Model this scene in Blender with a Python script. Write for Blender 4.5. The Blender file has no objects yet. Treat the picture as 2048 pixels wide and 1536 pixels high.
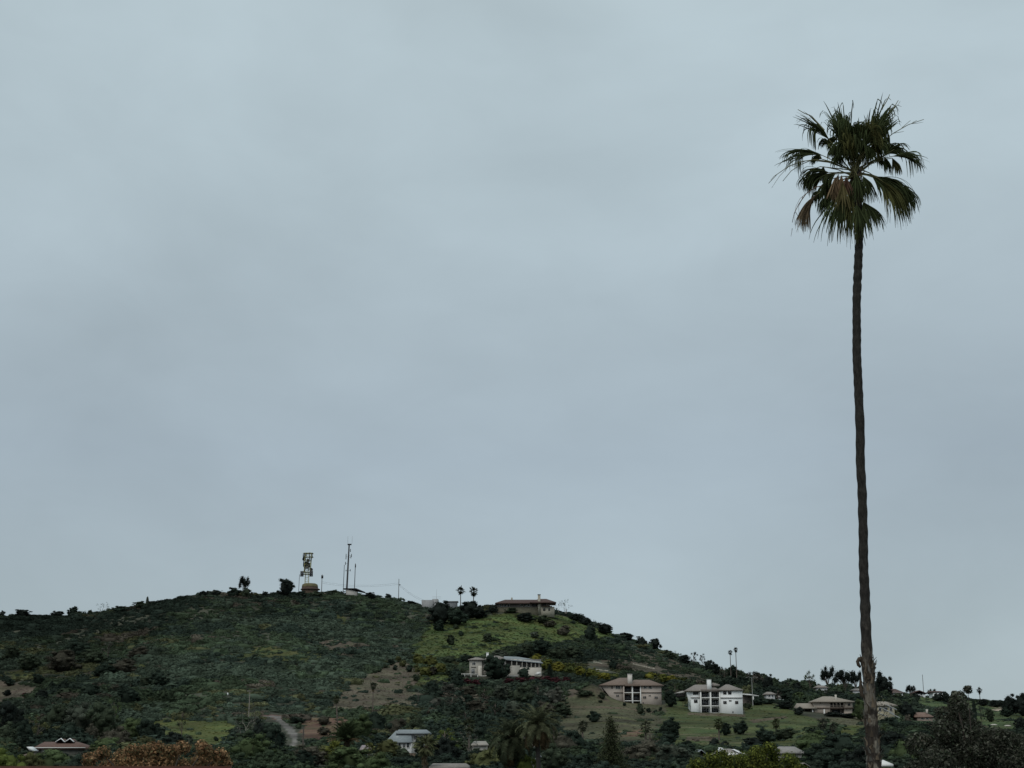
import bpy, math, random
import numpy as np
from mathutils import Vector, Matrix

# ------------------------------------------------------------------ camera, sky, sun
S = bpy.context.scene
C = S.collection
FPX = 2813.0                    # focal length in pixels of the 2048 px wide photograph
PITCH = math.atan(732 / FPX)
CP, SP = math.cos(PITCH), math.sin(PITCH)
cam = bpy.data.cameras.new('camera')
cam.sensor_width = 36.0
cam.lens = 36.0 * FPX / 2048
cam.clip_start = 0.1
cam.clip_end = 30000
camo = bpy.data.objects.new('camera', cam)
C.objects.link(camo)
camo.rotation_euler = (math.pi / 2 + PITCH, 0, 0)
S.camera = camo
S.render.resolution_x, S.render.resolution_y = 1024, 768
S.view_settings.view_transform = 'Standard'
S.view_settings.look = 'None'
S.view_settings.exposure = 0.0
S.view_settings.gamma = 1.0
S.view_settings.use_curve_mapping = False
S.cycles.max_bounces = 4
S.cycles.diffuse_bounces = 2
S.cycles.glossy_bounces = 2
S.cycles.transparent_max_bounces = 6

SUN_EL, SUN_ROT = math.radians(52), math.radians(205)
world = bpy.data.worlds.new('World')
S.world = world
world.use_nodes = True
nt = world.node_tree
nt.nodes.clear()
N, L = nt.nodes.new, nt.links.new
out = N('ShaderNodeOutputWorld'); bg = N('ShaderNodeBackground')
bg.inputs['Strength'].default_value = 0.1
sky = N('ShaderNodeTexSky'); sky.sky_type = 'NISHITA'; sky.sun_disc = False
sky.sun_elevation = SUN_EL; sky.sun_rotation = SUN_ROT
tc = N('ShaderNodeTexCoord')
sep = N('ShaderNodeSeparateXYZ'); L(tc.outputs['Generated'], sep.inputs[0])
grad = N('ShaderNodeValToRGB')
L(sep.outputs['Z'], grad.inputs[0])
el = grad.color_ramp.elements
# overcast cloud sheet: colour over sin(elevation), in units of the 0.1 strength
stops = [(0.0, (3.62, 4.36, 4.68)), (0.08, (3.58, 4.32, 4.67)), (0.14, (3.46, 4.18, 4.62)), (0.20, (3.42, 4.14, 4.67)), (0.28, (3.74, 4.51, 4.98)),
         (0.38, (4.10, 4.96, 5.38)), (0.48, (4.30, 5.20, 5.60)), (0.65, (4.9, 5.75, 6.0)), (1.0, (5.8, 6.65, 6.9))]
while len(el) < len(stops): el.new(0.5)
for e, (p, c) in zip(el, stops):
    e.position = p; e.color = (c[0] / 8, c[1] / 8, c[2] / 8, 1)
mp = N('ShaderNodeMapping'); mp.inputs['Scale'].default_value = (1.7, 1.7, 3.2); mp.inputs['Rotation'].default_value = (0.0, 0.22, 0.4)
L(tc.outputs['Generated'], mp.inputs[0])
nz = N('ShaderNodeTexNoise'); nz.inputs['Scale'].default_value = 1.5; nz.inputs['Detail'].default_value = 5; nz.inputs['Roughness'].default_value = 0.48
nz.inputs['Distortion'].default_value = 0.35
L(mp.outputs[0], nz.inputs[0])
mr = N('ShaderNodeMapRange'); mr.inputs[1].default_value = 0.25; mr.inputs[2].default_value = 0.75; mr.inputs[3].default_value = 8 * 0.89; mr.inputs[4].default_value = 8 * 1.29
nzb = N('ShaderNodeTexNoise'); nzb.inputs['Scale'].default_value = 5.5; nzb.inputs['Detail'].default_value = 7; nzb.inputs['Roughness'].default_value = 0.6; nzb.inputs['Distortion'].default_value = 0.6
L(mp.outputs[0], nzb.inputs[0])
mxn = N('ShaderNodeMix'); mxn.inputs['Factor'].default_value = 0.15; L(nz.outputs['Fac'], mxn.inputs['A']); L(nzb.outputs['Fac'], mxn.inputs['B'])
L(mxn.outputs['Result'], mr.inputs[0])
sc = N('ShaderNodeVectorMath'); sc.operation = 'SCALE'
L(grad.outputs[0], sc.inputs[0]); L(mr.outputs[0], sc.inputs['Scale'])
mix = N('ShaderNodeMix'); mix.data_type = 'RGBA'; mix.inputs['Factor'].default_value = 0.94
L(sky.outputs[0], mix.inputs['A']); L(sc.outputs[0], mix.inputs['B'])
L(mix.outputs['Result'], bg.inputs['Color']); L(bg.outputs[0], out.inputs[0])

sl = bpy.data.lights.new('sun', 'SUN'); sl.energy = 1.05; sl.angle = math.radians(35); sl.color = (1.0, 0.96, 0.9)
so = bpy.data.objects.new('sun', sl); C.objects.link(so)
so.rotation_euler = (math.pi / 2 - SUN_EL, 0, math.radians(-25))     # from behind the camera, high and to the left

# ------------------------------------------------------------------ helpers
def ray(px, py):
    a = (px - 1024) / FPX; b = (768 - py) / FPX
    return a, CP - b * SP, SP + b * CP
def P(px, py, Y):
    x, y, z = ray(px, py); t = Y / y
    return Vector((x * t, Y, z * t))
def proj(X, Y, Z):
    d = Y * CP + Z * SP
    return 1024 + FPX * X / d, 768 - FPX * (Z * CP - Y * SP) / d
def mpp(Y, z=0.0):                      # metres per photograph pixel at a distance
    return (Y * CP + z * SP) / FPX

def tag(o, label=None, cat=None, group=None, kind=None):
    if label: o['label'] = label
    if cat: o['category'] = cat
    if group: o['group'] = group
    if kind: o['kind'] = kind
    return o
def link(name, me, parent=None, loc=None):
    o = bpy.data.objects.new(name, me); C.objects.link(o)
    if parent: o.parent = parent
    if loc is not None: o.location = loc
    return o
def empty(name, loc, label, cat, group=None):
    o = bpy.data.objects.new(name, None); C.objects.link(o); o.location = loc
    o.empty_display_size = 1
    return tag(o, label, cat, group)

class MB:
    """collects quads and triangles, builds ONE mesh"""
    def __init__(s): s.V = []; s.Q = []; s.T = []; s.n = 0
    def add(s, V, F):
        V = np.asarray(V, float).reshape(-1, 3); F = np.asarray(F, int)
        (s.Q if F.shape[1] == 4 else s.T).append(F + s.n); s.V.append(V); s.n += len(V)
        return s
    def box(s, x0, x1, y0, y1, z0, z1):
        V = [(x, y, z) for z in (z0, z1) for y in (y0, y1) for x in (x0, x1)]
        return s.add(V, [(0, 2, 3, 1), (4, 5, 7, 6), (0, 1, 5, 4), (2, 6, 7, 3), (0, 4, 6, 2), (1, 3, 7, 5)])
    def tube(s, pts, rad, n=6, caps=True):
        pts = [Vector(p) for p in pts]
        if not hasattr(rad, '__len__'): rad = [rad] * len(pts)
        V = []
        for i, p in enumerate(pts):
            t = (pts[min(i + 1, len(pts) - 1)] - pts[max(i - 1, 0)]).normalized()
            a = Vector((0, 1, 0)) if abs(t.y) < 0.9 else Vector((1, 0, 0))
            u = t.cross(a).normalized(); w = t.cross(u)
            for k in range(n):
                q = 2 * math.pi * k / n
                V.append(p + (u * math.cos(q) + w * math.sin(q)) * rad[i])
        F = [(i * n + k, i * n + (k + 1) % n, (i + 1) * n + (k + 1) % n, (i + 1) * n + k) for i in range(len(pts) - 1) for k in range(n)]
        m = s.n
        s.add([tuple(v) for v in V], F)
        if caps:
            for r, c in ((0, pts[0]), (len(pts) - 1, pts[-1])):
                s.V.append(np.array([tuple(c)])); ci = s.n; s.n += 1
                s.T.append(np.array([(m + r * n + k, m + r * n + (k + 1) % n, ci) for k in range(n)]))
        return s
    def prism(s, poly, y0, y1):
        """polygon (x, z) extruded from y0 to y1"""
        n = len(poly)
        V = [(x, y0, z) for x, z in poly] + [(x, y1, z) for x, z in poly]
        s.add(V, [(i, (i + 1) % n, n + (i + 1) % n, n + i) for i in range(n)])
        m = s.n - 2 * n
        s.T.append(np.array([(m, m + i + 1, m + i) for i in range(1, n - 1)] + [(m + n, m + n + i, m + n + i + 1) for i in range(1, n - 1)]))
        return s
    def hip(s, x0, x1, y0, y1, z0, z1, ix0, ix1, t=0.25, yr=None):
        """hip roof: eaves rectangle at z0, ridge at z1 from x0+ix0 to x1-ix1, fascia of height t"""
        ym = (y0 + y1) / 2 if yr is None else yr
        V = [(x0, y0, z0 - t), (x1, y0, z0 - t), (x1, y1, z0 - t), (x0, y1, z0 - t),
             (x0, y0, z0), (x1, y0, z0), (x1, y1, z0), (x0, y1, z0), (x0 + ix0, ym, z1), (x1 - ix1, ym, z1)]
        s.add(V, [(3, 2, 1, 0), (0, 1, 5, 4), (1, 2, 6, 5), (2, 3, 7, 6), (3, 0, 4, 7), (4, 5, 9, 8), (6, 7, 8, 9)])
        s.T.append(np.array([(7, 4, 8), (5, 6, 9)]) + s.n - 10)
        return s
    def mesh(s, name, m, smooth=False):
        V = np.concatenate(s.V); me = bpy.data.meshes.new(name)
        Q = np.concatenate(s.Q) if s.Q else np.zeros((0, 4), int)
        T = np.concatenate(s.T) if s.T else np.zeros((0, 3), int)
        me.vertices.add(len(V)); me.vertices.foreach_set('co', V.astype('f').ravel())
        li = np.concatenate([Q.ravel(), T.ravel()]).astype('i')
        me.loops.add(len(li)); me.loops.foreach_set('vertex_index', li)
        tot = np.concatenate([np.full(len(Q), 4), np.full(len(T), 3)]).astype('i')
        st = np.concatenate([[0], np.cumsum(tot)[:-1]]).astype('i')
        me.polygons.add(len(tot)); me.polygons.foreach_set('loop_start', st)
        try: me.polygons.foreach_set('loop_total', tot)
        except Exception: pass
        me.update(calc_edges=True); me.validate()
        if smooth: me.polygons.foreach_set('use_smooth', np.ones(len(tot), bool))
        if m: me.materials.append(m)
        return me
    def build(s, name, m, parent=None, loc=None, smooth=False):
        return link(name, s.mesh(name, m, smooth), parent, loc)

# ------------------------------------------------------------------ materials
MATS = {}
def M(name, rgb=(0.5, 0.5, 0.5), rough=0.85, var=0.18, scale=1.0, bump=0.0, stretch=(1, 1, 1), spec=0.3, metal=0.0, trans=0.0):
    if name in MATS: return MATS[name]
    m = bpy.data.materials.new(name); m.use_nodes = True; t = m.node_tree; b = t.nodes['Principled BSDF']
    b.inputs['Roughness'].default_value = rough; b.inputs['Specular IOR Level'].default_value = spec; b.inputs['Metallic'].default_value = metal
    co = t.nodes.new('ShaderNodeTexCoord'); ma = t.nodes.new('ShaderNodeMapping'); ma.inputs['Scale'].default_value = stretch
    nz = t.nodes.new('ShaderNodeTexNoise'); nz.inputs['Scale'].default_value = scale; nz.inputs['Detail'].default_value = 6; nz.inputs['Roughness'].default_value = 0.65
    t.links.new(co.outputs['Object'], ma.inputs[0]); t.links.new(ma.outputs[0], nz.inputs[0])
    mr = t.nodes.new('ShaderNodeMapRange'); mr.inputs[1].default_value = 0.3; mr.inputs[2].default_value = 0.7
    mr.inputs[3].default_value = 1 - var; mr.inputs[4].default_value = 1 + var
    t.links.new(nz.outputs['Fac'], mr.inputs[0])
    vm = t.nodes.new('ShaderNodeVectorMath'); vm.operation = 'SCALE'; vm.inputs[0].default_value = rgb
    t.links.new(mr.outputs[0], vm.inputs['Scale']); t.links.new(vm.outputs[0], b.inputs['Base Color'])
    if bump:
        bp = t.nodes.new('ShaderNodeBump'); bp.inputs['Strength'].default_value = 0.7; bp.inputs['Distance'].default_value = bump
        t.links.new(nz.outputs['Fac'], bp.inputs['Height']); t.links.new(bp.outputs[0], b.inputs['Normal'])
    MATS[name] = m
    return m

def foliage(name, attr=None, lo=0.55, hi=1.5, clump=0.25, trans=0.25, yellow=0.12):
    """leaf material: colour from the object (or the instance attribute) times leaf to leaf and clump to clump variety"""
    m = bpy.data.materials.new(name); m.use_nodes = True; t = m.node_tree; t.nodes.clear()
    n, l = t.nodes.new, t.links.new
    if attr:
        src = n('ShaderNodeAttribute'); src.attribute_type = 'INSTANCER'; src.attribute_name = attr; col = src.outputs['Color']
    else:
        src = n('ShaderNodeObjectInfo'); col = src.outputs['Color']
    geo = n('ShaderNodeNewGeometry')
    mr = n('ShaderNodeMapRange'); mr.inputs[3].default_value = lo; mr.inputs[4].default_value = hi
    l(geo.outputs['Random Per Island'], mr.inputs[0])
    co = n('ShaderNodeTexCoord'); nz = n('ShaderNodeTexNoise'); nz.inputs['Scale'].default_value = clump; nz.inputs['Detail'].default_value = 3
    l(geo.outputs['Position'], nz.inputs[0])
    m2 = n('ShaderNodeMapRange'); m2.inputs[1].default_value = 0.32; m2.inputs[2].default_value = 0.68; m2.inputs[3].default_value = 0.68; m2.inputs[4].default_value = 1.35
    l(nz.outputs['Fac'], m2.inputs[0])
    mu = n('ShaderNodeMath'); mu.operation = 'MULTIPLY'; l(mr.outputs[0], mu.inputs[0]); l(m2.outputs[0], mu.inputs[1])
    hs = n('ShaderNodeHueSaturation')
    m3 = n('ShaderNodeMapRange'); m3.inputs[3].default_value = 0.5 - yellow * 0.3; m3.inputs[4].default_value = 0.5 + yellow * 0.15
    l(nz.outputs['Fac'], m3.inputs[0]); l(m3.outputs[0], hs.inputs['Hue']); l(col, hs.inputs['Color']); l(mu.outputs[0], hs.inputs['Value'])
    d = n('ShaderNodeBsdfDiffuse'); tr = n('ShaderNodeBsdfTranslucent'); mx = n('ShaderNodeMixShader'); mx.inputs[0].default_value = trans
    l(hs.outputs[0], d.inputs[0]); l(hs.outputs[0], tr.inputs[0]); l(d.outputs[0], mx.inputs[1]); l(tr.outputs[0], mx.inputs[2])
    o = n('ShaderNodeOutputMaterial'); l(mx.outputs[0], o.inputs[0])
    MATS[name] = m
    return m
LEAF = foliage('leaf', yellow=.08)
LEAFN = foliage('leaf_close', lo=0.4, hi=1.6, clump=1.2, trans=0.35, yellow=0.09)
SCAT = foliage('brush_leaf', attr='tint', clump=0.12, trans=0.15)
WOOD = M('bark', (0.10, 0.08, 0.065), var=0.35, scale=3, bump=0.05)
PALEWOOD = M('pale_bark', (0.30, 0.27, 0.23), var=0.3, scale=3)

# ------------------------------------------------------------------ terrain
rng = np.random.default_rng(7)
def vnoise(x, y, seed=0):
    xi = np.floor(x).astype(np.int64); yi = np.floor(y).astype(np.int64)
    xf = x - xi; yf = y - yi
    def h(a, b):
        n = (a * 374761393 + b * 668265263 + seed * 1442695041) & 0xffffffff
        n = ((n ^ (n >> 13)) * 1274126177) & 0xffffffff
        return ((n ^ (n >> 16)) & 0xffff) / 65535.0
    u = xf * xf * (3 - 2 * xf); v = yf * yf * (3 - 2 * yf)
    return (h(xi, yi) * (1 - u) + h(xi + 1, yi) * u) * (1 - v) + (h(xi, yi + 1) * (1 - u) + h(xi + 1, yi + 1) * u) * v
def fbm(x, y, oct=4, seed=0):
    x = np.asarray(x, float); y = np.asarray(y, float); a = 0.5; r = 0 * x
    for i in range(oct):
        r = r + a * (vnoise(x, y, seed + i) - 0.5) * 2; x = x * 2.03; y = y * 2.03; a *= 0.5
    return r

RIDGE = [(-800, 1300), (-300, 1250), (0, 1236), (50, 1234), (100, 1235), (150, 1234), (200, 1229), (230, 1220), (290, 1213), (350, 1203), (400, 1193), (450, 1190),
         (520, 1193), (550, 1190), (600, 1189), (650, 1188), (700, 1190), (750, 1197), (800, 1205), (850, 1217), (900, 1223), (950, 1224), (985, 1215), (1050, 1214),
         (1110, 1226), (1150, 1236), (1200, 1258), (1240, 1276), (1300, 1297), (1350, 1316), (1400, 1336), (1450, 1355), (1500, 1370), (1550, 1377), (1600, 1380),
         (1650, 1382), (1700, 1384), (1750, 1388), (1800, 1392), (1850, 1396), (1900, 1398), (1950, 1402), (2000, 1407), (2048, 1412), (2400, 1425), (2900, 1435)]
ROWY = [225, 310, 400, 500, 600, 700, 800, 900]
COLX = [-800, 0, 200, 400, 600, 800, 1000, 1200, 1400, 1600, 1800, 2048, 2900]
TAB = [[1540, 1512, 1478, 1442, 1408, 1370, 1335], [1540, 1512, 1478, 1440, 1400, 1340, 1285], [1540, 1512, 1475, 1435, 1385, 1325, 1275], [1540, 1508, 1470, 1430, 1370, 1305, 1245],
       [1540, 1510, 1478, 1436, 1375, 1310, 1250], [1545, 1515, 1482, 1440, 1380, 1320, 1262], [1545, 1518, 1490, 1445, 1383, 1322, 1265], [1545, 1518, 1485, 1433, 1380, 1335, 1295],
       [1545, 1515, 1478, 1441, 1405, 1378, 1352], [1545, 1515, 1478, 1443, 1416, 1400, 1388], [1548, 1520, 1490, 1460, 1435, 1418, 1403], [1550, 1525, 1500, 1472, 1448, 1430, 1418], [1550, 1530, 1505, 1480, 1462, 1448, 1440]]
UG = np.linspace(-1.3, 1.3, 1301)
colpx = np.arange(-800, 2901, 10.0)
rows = []
for r, Y in enumerate(ROWY):
    if r < 7: py = np.interp(colpx, COLX, [t[r] for t in TAB])
    else: py = np.interp(colpx, *zip(*RIDGE))
    k = np.exp(-0.5 * (np.arange(-12, 13) / (6.0 if r < 7 else 1.2)) ** 2); k /= k.sum()
    py = np.convolve(np.pad(py, 12, 'edge'), k, 'valid')
    a = (colpx - 1024) / FPX; b = (768 - py) / FPX; y = CP - b * SP; t = Y / y
    rows.append(np.interp(UG, a * t / Y, (SP + b * CP) * t))
rows = np.array(rows)
ridge = rows[-1]
YK = np.array([0, 60, 140] + ROWY + [960, 1050, 1250, 1600, 2200, 9000.0])
ZK = np.vstack([np.full_like(ridge, -5.0), np.full_like(ridge, -5.0), np.full_like(ridge, -4.3), rows,
                ridge - 9, ridge * 0.68 - 5, ridge * 0.3 - 5, np.full_like(ridge, -5.0), np.full_like(ridge, -5.0), np.full_like(ridge, -5.0)])
# monotone cubic along Y
h = np.diff(YK)[:, None]; dlt = np.diff(ZK, axis=0) / h
mm = np.zeros_like(ZK)
for i in range(1, len(YK) - 1):
    d0, d1 = dlt[i - 1], dlt[i]
    w1 = 2 * h[i] + h[i - 1]; w2 = h[i] + 2 * h[i - 1]
    with np.errstate(divide='ignore', invalid='ignore'):
        hm = (w1 + w2) / (w1 / d0 + w2 / d1)
    mm[i] = np.where(d0 * d1 > 0, hm, 0.0)
BUMPS = [(32.0, 579.0, 4.2, 6.0, 6.0)]      # bank of earth against the left wall of the pink house
def terr(X, Y):
    X = np.asarray(X, float); Y = np.asarray(Y, float)
    Yc = np.clip(Y, 1.0, 8900); u = np.clip(X / np.maximum(Yc, 20), -1.299, 1.299)
    i = np.clip(np.searchsorted(YK, Yc, side='right') - 1, 0, len(YK) - 2)
    hh = YK[i + 1] - YK[i]; t = (Yc - YK[i]) / hh
    c = (u + 1.3) / 0.002; j = np.clip(np.floor(c).astype(int), 0, 1299); f = c - j
    def g(A, k): return A[k, j] * (1 - f) + A[k, j + 1] * f
    z = ((1 + 2 * t) * (1 - t) ** 2) * g(ZK, i) + t * (1 - t) ** 2 * hh * g(mm, i) + t * t * (3 - 2 * t) * g(ZK, i + 1) + t * t * (t - 1) * hh * g(mm, i + 1)
    amp = np.clip((Y - 150) / 300, 0, 1) * np.clip((1150 - Y) / 150, 0, 1)
    edge = np.clip(np.abs(Y - 900) / 60, 0.18, 1)
    for bx, by, sx, sy, bh in BUMPS: z = z + bh * np.exp(-.5 * (((X - bx) / sx) ** 2 + ((Y - by) / sy) ** 2))
    gul = np.abs(fbm((X + .25 * Y) / 34, Y / 120, 3, 21)) * 2 - .5
    z = z + gul * 3.0 * np.clip((Y - 470) / 90, 0, 1) * np.clip((870 - Y) / 90, 0, 1) * np.clip((X + 30 - .02 * Y) / -40, .12, 1)
    z = z + amp * edge * (fbm(X / 70, Y / 70, 4, 3) * 3.2 + fbm(X / 12, Y / 12, 3, 9) * 0.55)
    return z
YR = np.arange(110, 905, 0.5)
def hit(px, py):
    """where the line of sight through a pixel meets the ground (just short of the crest when it passes above)"""
    x, y, z = ray(px, py); t = YR / y
    g = terr(x * t, YR); over = g >= z * t
    if over.any(): Y = YR[np.argmax(over)]
    else: Y = float(YR[np.argmin(z * t - g)]) - 3
    X = x / y * Y
    return Vector((X, Y, float(terr(X, Y))))
def gz(X, Y): return float(terr(X, Y))

STRIPS = [('road', [(546, 1433), (557, 1433), (577, 1447), (595, 1470), (592, 1490), (580, 1498), (584, 1480), (574, 1462), (557, 1446)]), ('road', [(520, 1431), (560, 1431), (562, 1435), (522, 1435)]), ('strip', [(826, 1388), (838, 1362), (841, 1362), (830, 1388)]), ('strip', [(1345, 1452.5), (1440, 1456), (1440, 1458), (1345, 1455)]), ('strip', [(1340, 1467), (1440, 1469), (1500, 1466), (1500, 1468), (1440, 1471.5), (1340, 1469.5)]), ('brownstrip', [(1370, 1473), (1432, 1474), (1432, 1482), (1372, 1481)]),
 ('strip', [(1170, 1428), (1215, 1430), (1290, 1440), (1310, 1446), (1308, 1448), (1260, 1440), (1215, 1432.5), (1170, 1430.5)]), ('strip', [(1180, 1444), (1240, 1445), (1290, 1452), (1290, 1454), (1240, 1447.5), (1180, 1446)]), ('brownstrip', [(1130, 1412), (1240, 1414), (1320, 1426), (1318, 1428), (1240, 1417), (1130, 1414.5)]),
 ('brownstrip', [(1376, 1425), (1490, 1429), (1492, 1434), (1376, 1430)]), ('brownstrip', [(1500, 1440), (1570, 1432), (1575, 1436), (1505, 1446)]), ('strip', [(1400, 1486), (1500, 1484), (1500, 1486), (1400, 1488)])]
POLYS = [
 ('weeds', [(450, 1318), (490, 1296), (560, 1292), (600, 1302), (640, 1304), (640, 1326), (560, 1330), (500, 1324)]), ('tan', [(700, 1288), (716, 1288), (714, 1312), (702, 1312)]), ('weeds', [(664, 1232), (690, 1232), (700, 1252), (670, 1250)]),
 ('weeds', [(14, 1342), (60, 1336), (80, 1352), (30, 1362)]), ('weeds', [(176, 1352), (230, 1352), (228, 1374), (184, 1372)]), ('weeds', [(255, 1322), (290, 1318), (288, 1334), (258, 1332)]), ('tan', [(210, 1396), (240, 1394), (226, 1406), (200, 1404)]), ('brownslope', [(640, 1282), (700, 1276), (700, 1304), (650, 1306)]),  # ground cover, outlines in photograph pixels where the slope carries them
 ('meadow', [(815, 1312), (835, 1285), (852, 1244), (880, 1238), (1000, 1226), (1110, 1230), (1170, 1246), (1232, 1270), (1222, 1282), (1160, 1278), (1100, 1290), (1050, 1284), (1000, 1307), (930, 1324), (860, 1320)]),
 ('meadow', [(835, 1345), (915, 1350), (912, 1366), (845, 1372), (832, 1365)]),
 ('scree', [(640, 1428), (665, 1400), (700, 1370), (765, 1335), (800, 1318), (842, 1340), (838, 1362), (822, 1385), (860, 1388), (850, 1412), (780, 1418), (700, 1425)]),
 ('lawn', [(1318, 1450), (1338, 1402), (1372, 1396), (1380, 1424), (1487, 1428), (1500, 1408), (1548, 1406), (1590, 1424), (1640, 1440), (1640, 1462), (1580, 1500), (1340, 1502), (1330, 1470)]),
 ('drygrass', [(1110, 1405), (1180, 1372), (1215, 1370), (1330, 1410), (1318, 1480), (1150, 1480), (1110, 1440)]),
 ('drygrass', [(1640, 1434), (1735, 1434), (1735, 1452), (1640, 1452)]),
 ('yellowgrass', [(1645, 1452), (1735, 1452), (1735, 1476), (1660, 1476)]),
 ('hillgrass', [(1805, 1397), (1870, 1396), (1960, 1405), (1968, 1420), (1890, 1430), (1840, 1420)]),
 ('hillgrass', [(1940, 1408), (2060, 1416), (2060, 1460), (1930, 1456)]),
 ('yellowgrass', [(275, 1452), (330, 1438), (470, 1440), (480, 1470), (440, 1500), (330, 1500)]),
 ('lawn', [(140, 1480), (230, 1452), (275, 1440), (290, 1460), (260, 1500), (170, 1500)]),
 ('tan', [(-30, 1360), (20, 1366), (72, 1380), (70, 1398), (30, 1404), (-30, 1404)]),
 ('orange', [(372, 1396), (410, 1394), (448, 1399), (430, 1404), (380, 1402)]),
 ('orange', [(425, 1432), (470, 1430), (462, 1438), (430, 1437)]),
 ('orange', [(520, 1430), (572, 1430), (576, 1440), (545, 1440), (520, 1436)]),
 ('orange', [(606, 1440), (635, 1436), (700, 1432), (705, 1462), (640, 1482), (598, 1482), (604, 1462)]),
 ('tan', [(1175, 1325), (1240, 1324), (1236, 1332), (1170, 1332)]),
 ('tan', [(1262, 1326), (1318, 1326), (1332, 1338), (1310, 1341), (1262, 1334)]),
 ('tan', [(1150, 1380), (1198, 1376), (1196, 1386), (1130, 1396), (1100, 1402), (1108, 1392)]),
 ('brownslope', [(1200, 1300), (1290, 1300), (1350, 1320), (1430, 1360), (1420, 1372), (1330, 1362), (1300, 1345), (1200, 1330)]),
 ('tan', [(1195, 1378), (1228, 1402), (1215, 1404), (1198, 1392)]),
 ('orange', [(1240, 1462), (1282, 1462), (1278, 1474), (1238, 1474)]),
 ('orange', [(780, 1494), (860, 1490), (870, 1530), (810, 1536), (778, 1512)]),
 ('path', [(1990, 1416), (2060, 1420), (2060, 1425), (1990, 1420)]),
]
COL = {'brush': (0.055, 0.058, 0.042), 'meadow': (0.067, 0.092, 0.032), 'scree': (0.098, 0.087, 0.060), 'lawn': (0.060, 0.078, 0.030), 'drygrass': (0.078, 0.078, 0.045),
       'yellowgrass': (0.074, 0.090, 0.028), 'hillgrass': (0.06, 0.085, 0.035), 'tan': (0.088, 0.075, 0.052), 'orange': (0.125, 0.088, 0.056), 'road': (0.15, 0.142, 0.128),
       'brownslope': (0.085, 0.075, 0.054), 'weeds': (.066, .074, .028), 'strip': (.115, .12, .06), 'brownstrip': (.10, .082, .055), 'path': (0.28, 0.23, 0.18)}
NAMES = list(COL)
def inpoly(x, y, poly):
    r = np.zeros(x.shape, bool); n = len(poly)
    for i in range(n):
        x0, y0 = poly[i]; x1, y1 = poly[(i + 1) % n]
        if y0 == y1: continue
        r ^= ((y0 > y) != (y1 > y)) & (x < (x1 - x0) * (y - y0) / (y1 - y0) + x0)
    return r
def cover(X, Y, Z, jit=1.0):
    px0, py0 = proj(X, Y, Z)
    px = px0 + jit * (fbm(X / 11, Y / 11, 4, 31) * 24); py = py0 + jit * (fbm(X / 11, Y / 11, 4, 47) * 8)
    c = np.zeros(X.shape, int)
    for name, poly in POLYS:
        jf = .35 if name in ('scree', 'lawn') else 1.0
        c[inpoly(px0 + (px - px0) * jf, py0 + (py - py0) * jf, poly) & (Y < 930)] = NAMES.index(name)
    for name, poly in STRIPS: c[inpoly(px0 + jit * fbm(X / 5, Y / 5, 2, 5) * 3, py0 + jit * fbm(X / 5, Y / 5, 2, 6) * 1.2, poly) & ((c > 0) | (name == 'road'))] = NAMES.index(name)
    return c

# ground mesh: a fan of cells that follows the view outward, closed by a wide flat plain
ys = np.concatenate([np.arange(14, 180, 12), np.arange(180, 920, 2.2), np.geomspace(925, 9000, 60)])
us = np.concatenate([np.linspace(-1.29, -0.46, 40)[:-1], np.linspace(-0.46, 0.46, 560), np.linspace(0.46, 1.29, 40)[1:]])
YY, UU = np.meshgrid(ys, us, indexing='ij'); XX = YY * UU; ZZ = terr(XX, YY)
nY, nU = YY.shape
gm = MB(); idx = np.arange(nY * nU).reshape(nY, nU)
gm.add(np.stack([XX, YY, ZZ], -1).reshape(-1, 3), np.stack([idx[:-1, :-1], idx[:-1, 1:], idx[1:, 1:], idx[1:, :-1]], -1).reshape(-1, 4))
mt = bpy.data.materials.new('hill_ground'); mt.use_nodes = True; t = mt.node_tree; b = t.nodes['Principled BSDF']; b.inputs['Roughness'].default_value = 0.95
b.inputs['Specular IOR Level'].default_value = 0.1
at = t.nodes.new('ShaderNodeAttribute'); at.attribute_name = 'cover'
co = t.nodes.new('ShaderNodeTexCoord')
def tnoise(scale, detail=5, stretch=(1, 1, 1)):
    mp_ = t.nodes.new('ShaderNodeMapping'); mp_.inputs['Scale'].default_value = stretch; t.links.new(co.outputs['Object'], mp_.inputs[0])
    n_ = t.nodes.new('ShaderNodeTexNoise'); n_.inputs['Scale'].default_value = scale; n_.inputs['Detail'].default_value = detail; t.links.new(mp_.outputs[0], n_.inputs[0]); return n_
n1, n2 = tnoise(0.06, 8, (0.6, 1, 1)), tnoise(0.9, 4)
m1 = t.nodes.new('ShaderNodeMapRange'); m1.inputs[1].default_value = 0.3; m1.inputs[2].default_value = 0.7; m1.inputs[3].default_value = 0.5; m1.inputs[4].default_value = 1.45
m2 = t.nodes.new('ShaderNodeMapRange'); m2.inputs[1].default_value = 0.3; m2.inputs[2].default_value = 0.7; m2.inputs[3].default_value = 0.72; m2.inputs[4].default_value = 1.28
t.links.new(n1.outputs[0], m1.inputs[0]); t.links.new(n2.outputs[0], m2.inputs[0])
mu = t.nodes.new('ShaderNodeMath'); mu.operation = 'MULTIPLY'; t.links.new(m1.outputs[0], mu.inputs[0]); t.links.new(m2.outputs[0], mu.inputs[1])
hs = t.nodes.new('ShaderNodeHueSaturation'); n3 = tnoise(0.13, 4)
m3 = t.nodes.new('ShaderNodeMapRange'); m3.inputs[1].default_value = 0.3; m3.inputs[2].default_value = 0.7; m3.inputs[3].default_value = 0.45; m3.inputs[4].default_value = 0.53
t.links.new(n3.outputs[0], m3.inputs[0]); t.links.new(m3.outputs[0], hs.inputs['Hue'])
t.links.new(at.outputs['Color'], hs.inputs['Color']); t.links.new(mu.outputs[0], hs.inputs['Value']); t.links.new(hs.outputs[0], b.inputs['Base Color'])
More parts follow.
